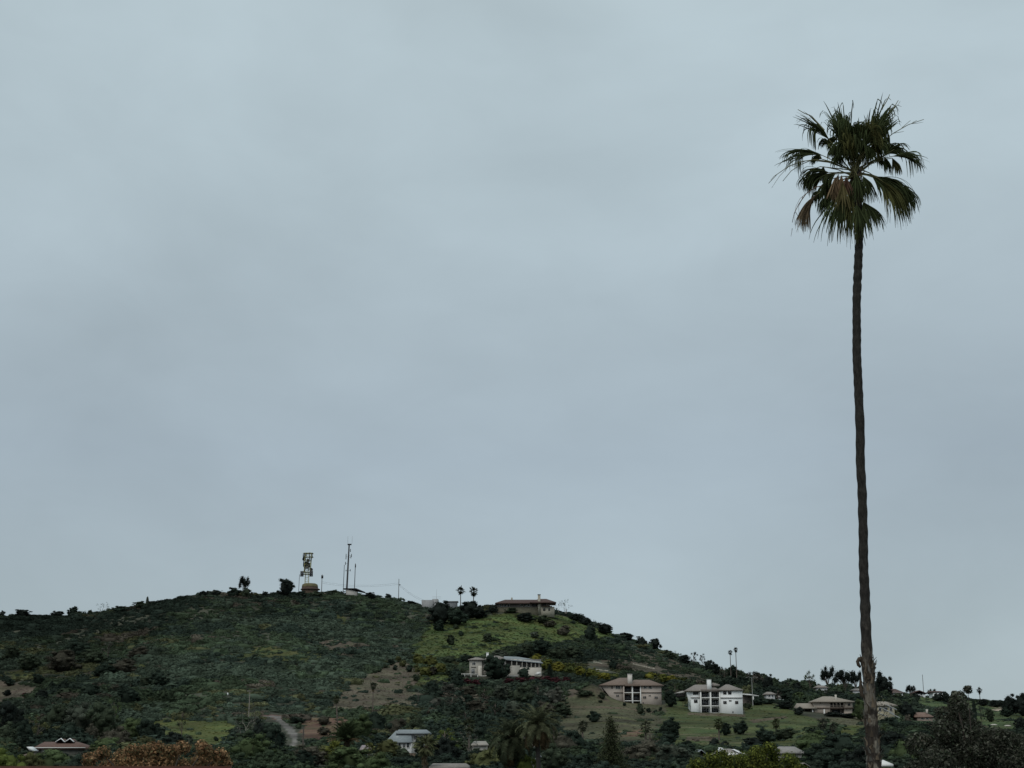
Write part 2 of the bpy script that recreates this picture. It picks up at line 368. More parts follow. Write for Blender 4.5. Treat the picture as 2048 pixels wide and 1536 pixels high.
bp = t.nodes.new('ShaderNodeBump'); bp.inputs['Distance'].default_value = 0.5; bp.inputs['Strength'].default_value = 0.6
t.links.new(n2.outputs[0], bp.inputs['Height']); t.links.new(bp.outputs[0], b.inputs['Normal'])
ground = gm.build('hillside', mt, smooth=True); tag(ground, kind='structure')
cv = cover(XX.ravel(), YY.ravel(), ZZ.ravel())
cc = np.array([COL[n] for n in NAMES])[cv]
ca = ground.data.color_attributes.new('cover', 'FLOAT_COLOR', 'POINT')
ca.data.foreach_set('color', np.concatenate([cc, np.ones((len(cc), 1))], 1).astype('f').ravel())
pl = MB().box(-9000, 9000, -9000, 12000, -6.4, -5.6).build('ground', M('dusty_ground', (0.14, 0.13, 0.10), scale=0.1)); tag(pl, kind='structure')
# ------------------------------------------------------------------ foliage generators
def unit(v): return v / np.maximum(np.linalg.norm(v, axis=-1, keepdims=True), 1e-9)
def cards(mb, Pn, Nn, size, rg, aspect=1.0):
    """leaf sprigs: one irregular quad per point, facing roughly along its normal"""
    n = len(Pn); Nn = unit(Nn + rg.normal(0, 0.55, (n, 3)))
    a = unit(np.cross(Nn, rg.normal(0, 1, (n, 3)))); b = np.cross(Nn, a)
    s = (size * rg.uniform(0.6, 1.4, n))[:, None]
    q = [a * rg.uniform(.7, 1.1, (n, 1)) * aspect, b * rg.uniform(.3, .8, (n, 1)), -a * rg.uniform(.7, 1.1, (n, 1)) * aspect, -b * rg.uniform(.3, .8, (n, 1))]
    V = np.stack([Pn + s * k * 0.5 for k in q], 1).reshape(-1, 3)
    mb.add(V, np.arange(4 * n).reshape(n, 4))
def lobe(mb, c, r, n, size, rg, lo=0.72, top=False, aspect=1.0):
    d = unit(rg.normal(0, 1, (n, 3)))
    if top: d[:, 2] = np.abs(d[:, 2]) * 1.0 - 0.15
    k = rg.uniform(lo, 1.05, (n, 1)); r = np.array(r)
    cards(mb, np.array(c) + d * k * r, d / r, size, rg, aspect)
def core(mb, c, r, rg, n=8, m=5):
    V = []; c = np.array(c); r = np.array(r)
    for j in range(m + 1):
        th = math.pi * j / m
        for k in range(n):
            q = 2 * math.pi * k / n; w = rg.uniform(.8, 1.1)
            V.append(c + r * w * np.array([math.sin(th) * math.cos(q), math.sin(th) * math.sin(q), math.cos(th)]))
    mb.add(V, [(j * n + k, j * n + (k + 1) % n, (j + 1) * n + (k + 1) % n, (j + 1) * n + k) for j in range(m) for k in range(n)])

def proto_bush(seed, n=150, size=0.16):
    """mound one unit wide in radius, about one unit high"""
    rg = np.random.default_rng(seed); mb = MB()
    core(mb, (0, 0, .1), (.62, .62, .52), rg)
    for i in range(5):
        a = rg.uniform(0, 6.28); d = rg.uniform(.15, .55)
        lobe(mb, (d * math.cos(a), d * math.sin(a), rg.uniform(.2, .5)), (rg.uniform(.35, .55),) * 2 + (rg.uniform(.3, .45),), n // 5, size, rg, top=True)
    return mb
def branchy(mb, rg, p, d, ln, r, depth, gn=3, bend=0.35, n=5, tips=None, spread=0.6):
    pts = [Vector(p)]; d = Vector(d).normalized(); rr = [r]
    for k in range(3):
        d = (d + Vector(rg.normal(0, bend * .5, 3))).normalized(); pts.append(pts[-1] + d * ln / 3); rr.append(r * (1 - .2 * (k + 1)))
    mb.tube(pts, rr, n, caps=False)
    if depth == 0:
        if tips is not None: tips.append(tuple(pts[-1]))
        return
    for k in range(gn):
        dd = (d + Vector(rg.normal(0, spread, 3))).normalized(); dd.z = dd.z * .6 + .25
        branchy(mb, rg, pts[-1] if k else pts[-2], dd, ln * rg.uniform(.55, .8), rr[-1] * .7, depth - 1, gn, bend, max(3, n - 1), tips, spread)

# prototypes fill a unit box: z 0..1, |x|,|y| <= .5
def tree_oak(seed, n=2400, cs=.05, shrub=False):
    """dense crown carried nearly to the ground, uneven outline"""
    rg = np.random.default_rng(seed); w = MB(); c = MB()
    zb = .0 if shrub else .07
    w.tube([(0, 0, -.12), (.01, 0, zb + .1), (.02, .01, .5)], [.04, .03, .018], 7)
    k = 26; cz = .36 + zb * .4; hz = 1 - cz
    sk = rg.uniform(-.1, .1, 2); pr = rg.uniform(.55, 1.2, 6)
    for i in range(k):
        u = 1 - 1.62 * (i + .5) / k; a = 2.4 * i + rg.uniform(-.3, .3); q = (math.sqrt(max(0, 1 - u * u)) if u > 0 else 1 - .3 * u * u) * pr[i % 6]
        r = rg.uniform(.075, .20); m = rg.uniform(.62, 1.08)
        ctr = np.array([(.5 - r) * q * math.cos(a) * m + sk[0] * u, (.5 - r) * q * math.sin(a) * m + sk[1] * u, max(cz + (hz - r * .9) * u * m, zb + r * .5)])
        w.tube([(0, 0, zb), (ctr[0] * .5, ctr[1] * .5, zb + (ctr[2] - zb) * .6), tuple(ctr)], [.014, .009, .005], 4, caps=False)
        core(c, ctr, (r * .66, r * .66, r * .6), rg, 6, 4)
        lobe(c, ctr, (r, r, r * .9), n // k, cs, rg, lo=.62)
    core(c, (0, 0, cz), (.27, .27, .42), rg, 8, 5)
    return w, c
def tree_euc(seed, n=1100, cs=.045):
    rg = np.random.default_rng(seed); w = MB(); c = MB()
    w.tube([(0, 0, -.12), (.02, 0, .3), (-.02, .02, .6), (.03, 0, .85)], [.03, .024, .017, .008], 7)
    k = 12
    for i in range(k):
        a = rg.uniform(0, 6.28); zz = rg.uniform(.38, .93); rad = rg.uniform(.08, .36) * (1.15 - abs(zz - .6))
        ctr = (rad * math.cos(a), rad * math.sin(a), zz); r = rg.uniform(.08, .15)
        w.tube([(0, 0, zz - .22), (ctr[0] * .6, ctr[1] * .6, zz - .1), ctr], [.012, .008, .004], 4, caps=False)
        lobe(c, ctr, (r, r, r * .8), n // k, cs, rg, lo=.2)
    return w, c
def tree_umb(seed, n=1900, cs=.045):
    """forked trunk, clumps of foliage gathered high and leaning outward"""
    rg = np.random.default_rng(seed); w = MB(); c = MB()
    for i in range(6):
        a = i * 1.05 + rg.uniform(-.3, .3); rad = rg.uniform(.16, .36)
        e = (rad * math.cos(a), rad * .8 * math.sin(a), rg.uniform(.55, .80))
        w.tube([(0, 0, -.12), (.01, 0, .12), (e[0] * .45, e[1] * .45, .4), e], [.028, .022, .014, .007], 5, caps=False)
        for j in range(3):
            ctr = (e[0] + rg.uniform(-.08, .08), e[1] + rg.uniform(-.08, .08), e[2] + rg.uniform(-.16, .12)); r = rg.uniform(.12, .19)
            core(c, ctr, (r * .55, r * .55, r * .6), rg, 6, 4); lobe(c, ctr, (r, r, r * 1.1), n // 18, cs, rg, lo=.6)
    return w, c
def tree_conifer(seed, n=9000, cs=.034, wide=.48):
    rg = np.random.default_rng(seed); w = MB(); c = MB()
    w.tube([(0, 0, -.1), (0, 0, .5), (0, 0, .98)], [.02, .013, .003], 7)
    k = 70
    for i in range(k):
        f = i / k; zz = .1 + .88 * f; ln = wide * (1 - f) ** .8 * rg.uniform(.6, 1.08) + .015; a = i * 2.4
        e = np.array([math.cos(a) * ln, math.sin(a) * ln, -.25 * ln + .05 * rg.uniform(-1, 1)])
        w.tube([(0, 0, zz), (e[0] * .5, e[1] * .5, zz + e[2] * .3), (e[0], e[1], zz + e[2] + .03)], [.006, .004, .002], 3, caps=False)
        m = max(8, int(n / k * (1.6 * (1 - f) + .25))); q = rg.uniform(.15, 1, (m, 1))
        pts = np.array([0, 0, zz]) + q * e + rg.normal(0, .026, (m, 3)) * (1 + q)
        cards(c, pts, np.array([0, 0, 1.0]) + pts * [1, 1, 0], cs, rg, 1.2)
    return w, c
def tree_cypress(seed):
    rg = np.random.default_rng(seed); w = MB(); c = MB(); w.tube([(0, 0, -.1), (0, 0, .5)], [.06, .02], 6)
    for i in range(14):
        f = i / 13; r = .44 * math.sin(math.pi * (.12 + .82 * f)) ** .6
        core(c, (0, 0, .08 + .86 * f), (r * .8, r * .8, .07), rg, 7, 4); lobe(c, (0, 0, .08 + .86 * f), (r, r, .07), 70, .09, rg, lo=.8, aspect=.6)
    return w, c
def tree_bare(seed, dep=4, leaf=260):
    rg = np.random.default_rng(seed); w = MB(); tips = []
    for k in range(3):
        branchy(w, rg, (0, 0, -.08), (rg.uniform(-.35, .35), rg.uniform(-.3, .3), 1), .42, .032, dep, 2, .4, 5, tips, .5)
    V = np.concatenate(w.V); s = .97 / max(V[:, 2].max(), .1); sx = .49 / np.abs(V[:, :2]).max()
    w.V = [v * np.array([sx, sx, s]) for v in w.V]
    c = MB(); t = np.array(tips) * [sx, sx, s]; t = t[rg.integers(0, len(t), leaf)] + rg.normal(0, .02, (leaf, 3)); cards(c, t, rg.normal(0, 1, t.shape), .045, rg)
    return w, c
POOL = {}
def pool(kind, i):
    k = (kind, i)
    if k not in POOL:
        w, c = {'oak': lambda: tree_oak(10 + i), 'shrub': lambda: tree_oak(30 + i, 1700, .06, True), 'euc': lambda: tree_euc(50 + i), 'umb': lambda: tree_umb(70 + i),
                'conifer': lambda: tree_conifer(90 + i), 'cypress': lambda: tree_cypress(95 + i), 'bare': lambda: tree_bare(110 + i)}[kind]()
        POOL[k] = (w.mesh('trunk', PALEWOOD if kind == 'bare' else WOOD), c.mesh('crown', LEAF))
    return POOL[k]
NV = {'oak': 5, 'shrub': 4, 'euc': 3, 'umb': 2, 'conifer': 1, 'cypress': 1, 'bare': 3}
KINDNAME = {'oak': 'round_tree', 'shrub': 'large_shrub', 'euc': 'open_crowned_tree', 'umb': 'forked_tree', 'conifer': 'conifer', 'cypress': 'cypress', 'bare': 'bare_tree'}
TC = {  # leaf colours
 'dark': (.048, .062, .040), 'deep': (.030, .042, .032), 'green': (.062, .085, .040), 'sage': (.070, .082, .062), 'olive': (.082, .088, .040), 'yellow': (.155, .155, .032),
 'lime': (.085, .11, .032), 'brown': (.070, .066, .050), 'grey': (.090, .092, .076), 'red': (.062, .024, .026), 'black': (.024, .03, .026)}
tcount = {}
def tree(kind, px, top, base, w, col, label, group=None, Y=None, cat=None, var=None):
    if Y is None: p = hit(px, base)
    else: q = P(px, base, Y); p = Vector((q.x, Y, gz(q.x, Y)))
    s = mpp(p.y, p.z); zt = P(px, top, p.y).z; ht = max(zt - p.z, s * 6)
    if kind in ('oak', 'shrub'): w *= 1.12 if w > 30 else 1.2
    if Y is not None and kind != 'conifer': w *= 1.08 if Y > 305 else 1.2; ht += s * (3 if Y > 305 else 9)
    i = tcount.get(kind, 0); tcount[kind] = i + 1
    wm, cm = pool(kind, (i if var is None else var) % NV[kind])
    e = empty(KINDNAME[kind], p, label, cat or {'shrub': 'shrub'}.get(kind, 'tree'), group)
    e.scale = (w * s, w * s, ht); e.rotation_euler.z = (i * 2.39996) % 6.283 if kind != 'umb' else 0
    tr = link('trunk', wm, e); cr = link('crown', cm, e)
    c = TC[col] if isinstance(col, str) else col; k = (0.85 + 0.3 * random.random()) * (1.0 if Y is None else 1.12)
    cr.color = (c[0] * k, c[1] * k, c[2] * k, 1)
    return e
random.seed(4)

# ------------------------------------------------------------------ palms
def fan(mb, H, d, nrm, Ln, nseg, spread, droop, rg, wid=0.032, K=7, split=.45, rag=.25, fold=.3, g0=.06, g1=.55, on=.22, stag=False):
    """one fan leaf: pleated where the segments are joined, then free ribbons that hang under their weight"""
    d = Vector(d).normalized(); n = Vector(nrm); n = (n - d * n.dot(d)).normalized(); side = d.cross(n)
    for i in range(nseg):
        f = (i + .5) / nseg * 2 - 1; a = spread * f
        dr = d * math.cos(a) + side * math.sin(a) - n * fold * abs(f) + Vector(rg.normal(0, .04, 3))
        dr.normalize(); ln = Ln * (.72 + .28 * math.cos(a)) * (1 - rag * rg.random()); pos = Vector(H); V = []
        if stag: on = rg.uniform(.18 if stag is True else stag, .97 if stag is True else .93); ln *= rg.uniform(.9, 1.1) * (1 if stag is True else 1.08 - .5 * f * f)
        gs = droop * rg.uniform(.7, 1.35); step = ln / K; hd = Vector((dr.x + rg.normal(0, .12), dr.y * .6 + rg.normal(0, .12), 0)).normalized()
        for k in range(K + 1):
            r = k / K
            ww = (wid * (.25 + 1.5 * r) if r < split else wid * (.25 + 1.5 * split) * max(0.05, (1 - (r - split) / (1 - split))) ** .55) * .5
            wv = dr.cross(n)
            if wv.length < .1: wv = side
            wv = wv.normalized() * ww + n * (ww * .5 if i % 2 else -ww * .5)
            V += [tuple(pos - wv), tuple(pos + wv)]
            pos = pos + dr * step
            dr = (dr + (Vector((0, 0, -1)) + hd * (.32 * max(0, dr.z))) * gs * (g0 + g1 * max(0, r - on)) + Vector(rg.normal(0, .045, 3))).normalized()
        mb.add(V, [(2 * k, 2 * k + 1, 2 * k + 3, 2 * k + 2) for k in range(K)])

def small_palm(px, top, base, w, label, group=None, Y=None, skirt=.4, col=(.05, .06, .03), seed=0, lean=0.0):
    if Y is None: p = hit(px, base)
    else: q = P(px, base, Y); p = Vector((q.x, Y, gz(q.x, Y)))
    s = mpp(p.y, p.z); zt = P(px, top, p.y).z; ht = zt - p.z; R = w * s / 2; rg = np.random.default_rng(500 + seed)
    if p.y < 450: col = tuple(1.35 * c for c in col)
    e = empty('fan_palm', p, label, 'palm tree', group)
    hz = ht - R * .95; tr = max(.2, .05 * R + .12)
    MB().tube([(0, 0, -1.5), (lean * R * .3, 0, hz * .5), (lean * R, 0, hz)], [tr * 1.25, tr, tr * .85], 7).build('trunk', WOOD, e)
    c = MB(); hub = Vector((lean * R, 0, hz)); nf = 24
    for i in range(nf):
        f = i / (nf - 1); elv = math.radians(82 - 150 * f ** .9); a = i * 2.39996
        d = Vector((math.cos(a) * math.cos(elv), math.sin(a) * math.cos(elv), math.sin(elv)))
        vv = rg.uniform(.65, 1.15); H = hub + d * R * .42 * vv
        c.tube([hub, H], R * .012 + .01, 3, caps=False)
        fan(c, H, d, Vector((0, 0, 1)) if abs(d.z) < .8 else Vector((math.cos(a), math.sin(a), 0)), R * .72 * vv, 11, 1.2, 1.3, rg, wid=R * .13, K=4)
    cr = c.build('crown', LEAF, e); cr.color = (*col, 1)
    if skirt:
        k = MB()
        for i in range(int(16)):
            a = i * 2.4; z0 = hz - R * skirt * rg.uniform(0, 1.2); H = Vector((lean * R + math.cos(a) * tr, math.sin(a) * tr, z0))
            fan(k, H, Vector((math.cos(a) * .45, math.sin(a) * .45, -1)), Vector((math.cos(a), math.sin(a), 0)), R * .55, 7, .8, .5, rg, wid=R * .11, K=3)
        sk = k.build('dead_skirt', LEAF, e); sk.color = (.12, .098, .06, 1)
    return e

def feather(ln, rg, droop=1.0, nl=26, wid=.085):
    """one pinnate frond growing along +x from the origin, drooping at its end"""
    mb = MB(); pos = Vector((0, 0, 0)); ang = .25; pts = []
    for k in range(13):
        pts.append(pos.copy()); pos = pos + Vector((math.cos(ang), 0, math.sin(ang))) * ln / 12; ang -= droop * .17 * (k / 8)
    mb.tube(pts, [.05 * (1 - k / 14) for k in range(13)], 4, caps=False)
    for i in range(nl):
        f = (i + 1) / (nl + 1) * 12; k = min(int(f), 11); p = pts[k].lerp(pts[k + 1], f - k); t = (pts[k + 1] - pts[k]).normalized()
        L2 = ln * .17 * math.sin(math.pi * (.12 + .8 * f / 12)) ** .6
        for sgn in (-1, 1):
            d = (t * .6 + Vector((0, sgn, .1 if i % 2 else -.25)) + Vector(rg.normal(0, .08, 3))).normalized()
            w = t * wid; m = p + d * L2 * .55; e2 = m + (d + Vector((0, 0, -.35))).normalized() * L2 * .45
            mb.add([tuple(p - w * .4), tuple(p + w * .4), tuple(m + w), tuple(m - w), tuple(e2 + w * .15), tuple(e2 - w * .15)], [(0, 1, 2, 3), (3, 2, 4, 5)])
    return mb
def date_palm(px, top, base, w, label, Y, nf=40, droop=1.15, col=(.098, .108, .062), trunk_r=.27, up=80, low=-55, yellow=False):
    q = P(px, base, Y); p = Vector((q.x, Y, gz(q.x, Y))); s = mpp(Y, p.z); zt = P(px, top, Y).z; R = w * s / 2; ht = zt - p.z; rg = np.random.default_rng(int(px))
    e = empty('date_palm', p, label, 'palm tree'); hz = ht - R * .82
    pts = [(0, 0, -1), (0.05, 0, hz * .35), (-.05, 0, hz * .7), (0, 0, hz)]
    MB().tube(pts, [trunk_r * 1.15, trunk_r, trunk_r * .95, trunk_r * 1.25], 10).build('trunk', M('dark_palm_trunk', (.035, .03, .026), var=.3, scale=4), e)
    k = MB(); lobe(k, (0, 0, hz - .3), (trunk_r * 1.6, trunk_r * 1.6, 1.0), 160, .45, rg); b = k.build('crown_base', LEAF, e); b.color = (.09, .07, .045, 1)
    ms = [feather(R * 1.22, rg, droop * f).mesh('frond', LEAF) for f in (.75, 1.0, 1.25)]
    for i in range(nf):
        f = i / (nf - 1); elv = math.radians(up - (up - low) * f ** .8); a = i * 2.39996
        o = link('frond', ms[i % 3], e, (0, 0, hz)); o.rotation_euler = (rg.uniform(-.3, .3), -elv + .2, a); g = rg.uniform(.75, 1.25)
        c = (.13, .10, .055) if f > .86 else col; o.color = (c[0] * g, c[1] * g, c[2] * g, 1); o.scale = (rg.uniform(.85, 1.05),) * 3
    return e

# ------------------------------------------------------------------ the tall palm near the camera
YP = 42.0
TR = [(480, 1719, 16), (520, 1717, 17), (560, 1715, 17), (600, 1713.5, 17), (640, 1712.5, 17), (700, 1714, 17.5), (760, 1716, 17.5), (820, 1718.5, 18), (880, 1720.5, 18), (940, 1722, 18),
      (1000, 1724.5, 18), (1060, 1726, 18), (1120, 1727.5, 18.5), (1180, 1729, 19), (1240, 1731, 20), (1290, 1733, 21), (1330, 1736, 22), (1370, 1738, 22), (1420, 1740.5, 24), (1470, 1744, 26), (1536, 1748, 28)]
def trunk_at(py):
    a = np.array(TR); return np.interp(py, a[:, 0], a[:, 1]), np.interp(py, a[:, 0], a[:, 2])
sP = mpp(YP, 8)
bp_ = P(1750, 1540, YP)
palm = empty('tall_fan_palm', (bp_.x, YP, -5.0), 'very tall slender fan palm with ragged drooping crown, nearest tree on the right', 'palm tree')
def LP(px, py, dy=0.0):
    v = P(px, py, YP + dy); return v - Vector((bp_.x, YP, -5.0))
tm = bpy.data.materials.new('palm_bark'); tm.use_nodes = True; t = tm.node_tree; b = t.nodes['Principled BSDF']; b.inputs['Roughness'].default_value = .9; b.inputs['Specular IOR Level'].default_value = .15
co = t.nodes.new('ShaderNodeTexCoord'); sx_ = t.nodes.new('ShaderNodeSeparateXYZ'); t.links.new(co.outputs['Object'], sx_.inputs[0])
def tn(scale, det, stretch):
    mp_ = t.nodes.new('ShaderNodeMapping'); mp_.inputs['Scale'].default_value = stretch; t.links.new(co.outputs['Object'], mp_.inputs[0])
    n_ = t.nodes.new('ShaderNodeTexNoise'); n_.inputs['Scale'].default_value = scale; n_.inputs['Detail'].default_value = det; t.links.new(mp_.outputs[0], n_.inputs[0]); return n_
ringn = tn(3.2, 4, (.25, .25, 2.2)); blot = tn(3.0, 6, (1.3, 1.3, .8)); fine = tn(14, 5, (1, 1, .35))
# below ~7 m the bark still carries pale dry leaf bases, above it is weathered dark
hm = t.nodes.new('ShaderNodeMapRange'); hm.inputs[1].default_value = 9.2; hm.inputs[2].default_value = 5.2; t.links.new(sx_.outputs['Z'], hm.inputs[0])
bm_ = t.nodes.new('ShaderNodeMapRange'); bm_.inputs[1].default_value = .50; bm_.inputs[2].default_value = .58; t.links.new(blot.outputs[0], bm_.inputs[0])
fm = t.nodes.new('ShaderNodeMath'); fm.operation = 'MULTIPLY'; t.links.new(hm.outputs[0], fm.inputs[0]); t.links.new(bm_.outputs[0], fm.inputs[1])
c1 = t.nodes.new('ShaderNodeMix'); c1.data_type = 'RGBA'; c1.inputs['A'].default_value = (.022, .020, .018, 1); c1.inputs['B'].default_value = (.040, .037, .033, 1); t.links.new(ringn.outputs[0], c1.inputs['Factor'])
lowc = t.nodes.new('ShaderNodeMix'); lowc.data_type = 'RGBA'; lowc.inputs['B'].default_value = (.042, .034, .028, 1); t.links.new(c1.outputs['Result'], lowc.inputs['A']); t.links.new(hm.outputs[0], lowc.inputs['Factor'])
c2 = t.nodes.new('ShaderNodeMix'); c2.data_type = 'RGBA'; c2.inputs['B'].default_value = (.21, .185, .15, 1); t.links.new(lowc.outputs['Result'], c2.inputs['A']); t.links.new(fm.outputs[0], c2.inputs['Factor'])
hv = t.nodes.new('ShaderNodeHueSaturation'); fr = t.nodes.new('ShaderNodeMapRange'); fr.inputs[1].default_value = .3; fr.inputs[2].default_value = .7; fr.inputs[3].default_value = .6; fr.inputs[4].default_value = 1.4
t.links.new(fine.outputs[0], fr.inputs[0]); t.links.new(fr.outputs[0], hv.inputs['Value']); t.links.new(c2.outputs['Result'], hv.inputs['Color']); t.links.new(hv.outputs[0], b.inputs['Base Color'])
bmp = t.nodes.new('ShaderNodeBump'); bmp.inputs['Distance'].default_value = .05; bmp.inputs['Strength'].default_value = 1; t.links.new(fine.outputs[0], bmp.inputs['Height']); t.links.new(bmp.outputs[0], b.inputs['Normal'])
rg = np.random.default_rng(12)
mb = MB(); V = []; NS = 20; F = []
pys = list(np.arange(330, 2060, 3.0))
for j, py in enumerate(pys):
    if py < 480: cx, w = np.interp(py, [340, 480], [1714, 1719]), np.interp(py, [330, 400, 480], [10, 15, 16])
    elif py > 1536: cx, w = 1748 + (py - 1536) * .012, 28 + (py - 1536) * .04
    else: cx, w = trunk_at(py)
    ph = py / (22 if py < 800 else 36); saw = (ph % 1.0)
    bulge = 1 + (.05 if py < 1320 else .03) * (.35 + 1.3 * float(vnoise(np.array(py / 47.), np.array(.5), 8))) * math.sin(2 * math.pi * ph + 2.4 * math.sin(py / 90) + 1.3 * math.sin(py / 37)) + (.10 * (.5 - abs((py / 12.0) % 1.0 - .5)) if 490 < py < 600 else 0)
    cx += .45 * math.sin(py / 31.0) + .3 * math.sin(py / 17.0 + 1)
    c = LP(cx, py)
    for k in range(NS):
        a = 2 * math.pi * k / NS
        r = w / 2 * sP * bulge * (1 + .05 * float(fbm(np.array(k / 2.5), np.array(py / 22.0), 2, 5)) * (2.2 if py > 1320 else 1))
        V.append((c.x + r * math.cos(a), c.y + r * math.sin(a), c.z))
nr = len(pys)
mb.add(V, [(j * NS + k, j * NS + (k + 1) % NS, (j + 1) * NS + (k + 1) % NS, (j + 1) * NS + k) for j in range(nr - 1) for k in range(NS)])
mb.build('trunk', tm, palm, smooth=True)

# dry leaf bases clinging to the lower trunk
husk = [M('dry_husk', (.15, .115, .08), var=.3, scale=6), M('dry_husk_dark', (.06, .045, .032), var=.3, scale=6), M('dry_husk_grey', (.13, .12, .105), var=.3, scale=6)]
for i in range(210):
    py = 1332 + 700 * rg.random() ** 1.5; 
    if py > 1536: cx, w = 1748 + (py - 1536) * .012, 28 + (py - 1536) * .04
    else: cx, w = trunk_at(py)
    a = rg.uniform(math.pi * .95, math.pi * 2.05); c = LP(cx, py); r = w / 2 * sP; ln = rg.uniform(.12, .34); wd = rg.uniform(.025, .06)
    o_ = Vector((math.cos(a), math.sin(a), 0)); s_ = Vector((-o_.y, o_.x, 0)); lift = rg.uniform(.02, .10) + (.07 if rg.random() < .2 else 0)
    p0 = c + o_ * r * .98; p1 = p0 + Vector((0, 0, ln * .55)) + o_ * lift * .35 + s_ * rg.uniform(-.03, .03); p2 = p0 + Vector((0, 0, ln)) + o_ * lift + s_ * rg.uniform(-.08, .08)
    m = MB(); vs = []
    for p, ww in ((p0, wd), (p1, wd * .7), (p2, wd * .15)):
        vs += [tuple(p - s_ * ww), tuple(p + o_ * .015), tuple(p + s_ * ww)]
    m.add(vs, [(0, 1, 4, 3), (1, 2, 5, 4), (3, 4, 7, 6), (4, 5, 8, 7)])
    m.build('leaf_base', husk[i % 3], palm)
# stub with a hanging loop of bark on the left, and a split strip standing off the trunk below it
k = MB(); k.tube([LP(1735, 1318), LP(1726, 1317), LP(1718, 1318), LP(1715, 1323), LP(1717, 1330), LP(1721, 1335)], [.09, .075, .06, .05, .05, .03], 7)
k.tube([LP(1719, 1319), LP(1724, 1325), LP(1723, 1332)], [.05, .04, .02], 6); k.build('bark_stub', husk[1], palm, smooth=True)
k = MB(); k.tube([LP(1721.5, 1350), LP(1721, 1362), LP(1721.5, 1375), LP(1724, 1390), LP(1730, 1400)], [.008, .035, .06, .06, .03], 6); k.build('bark_strip', husk[1], palm, smooth=True)

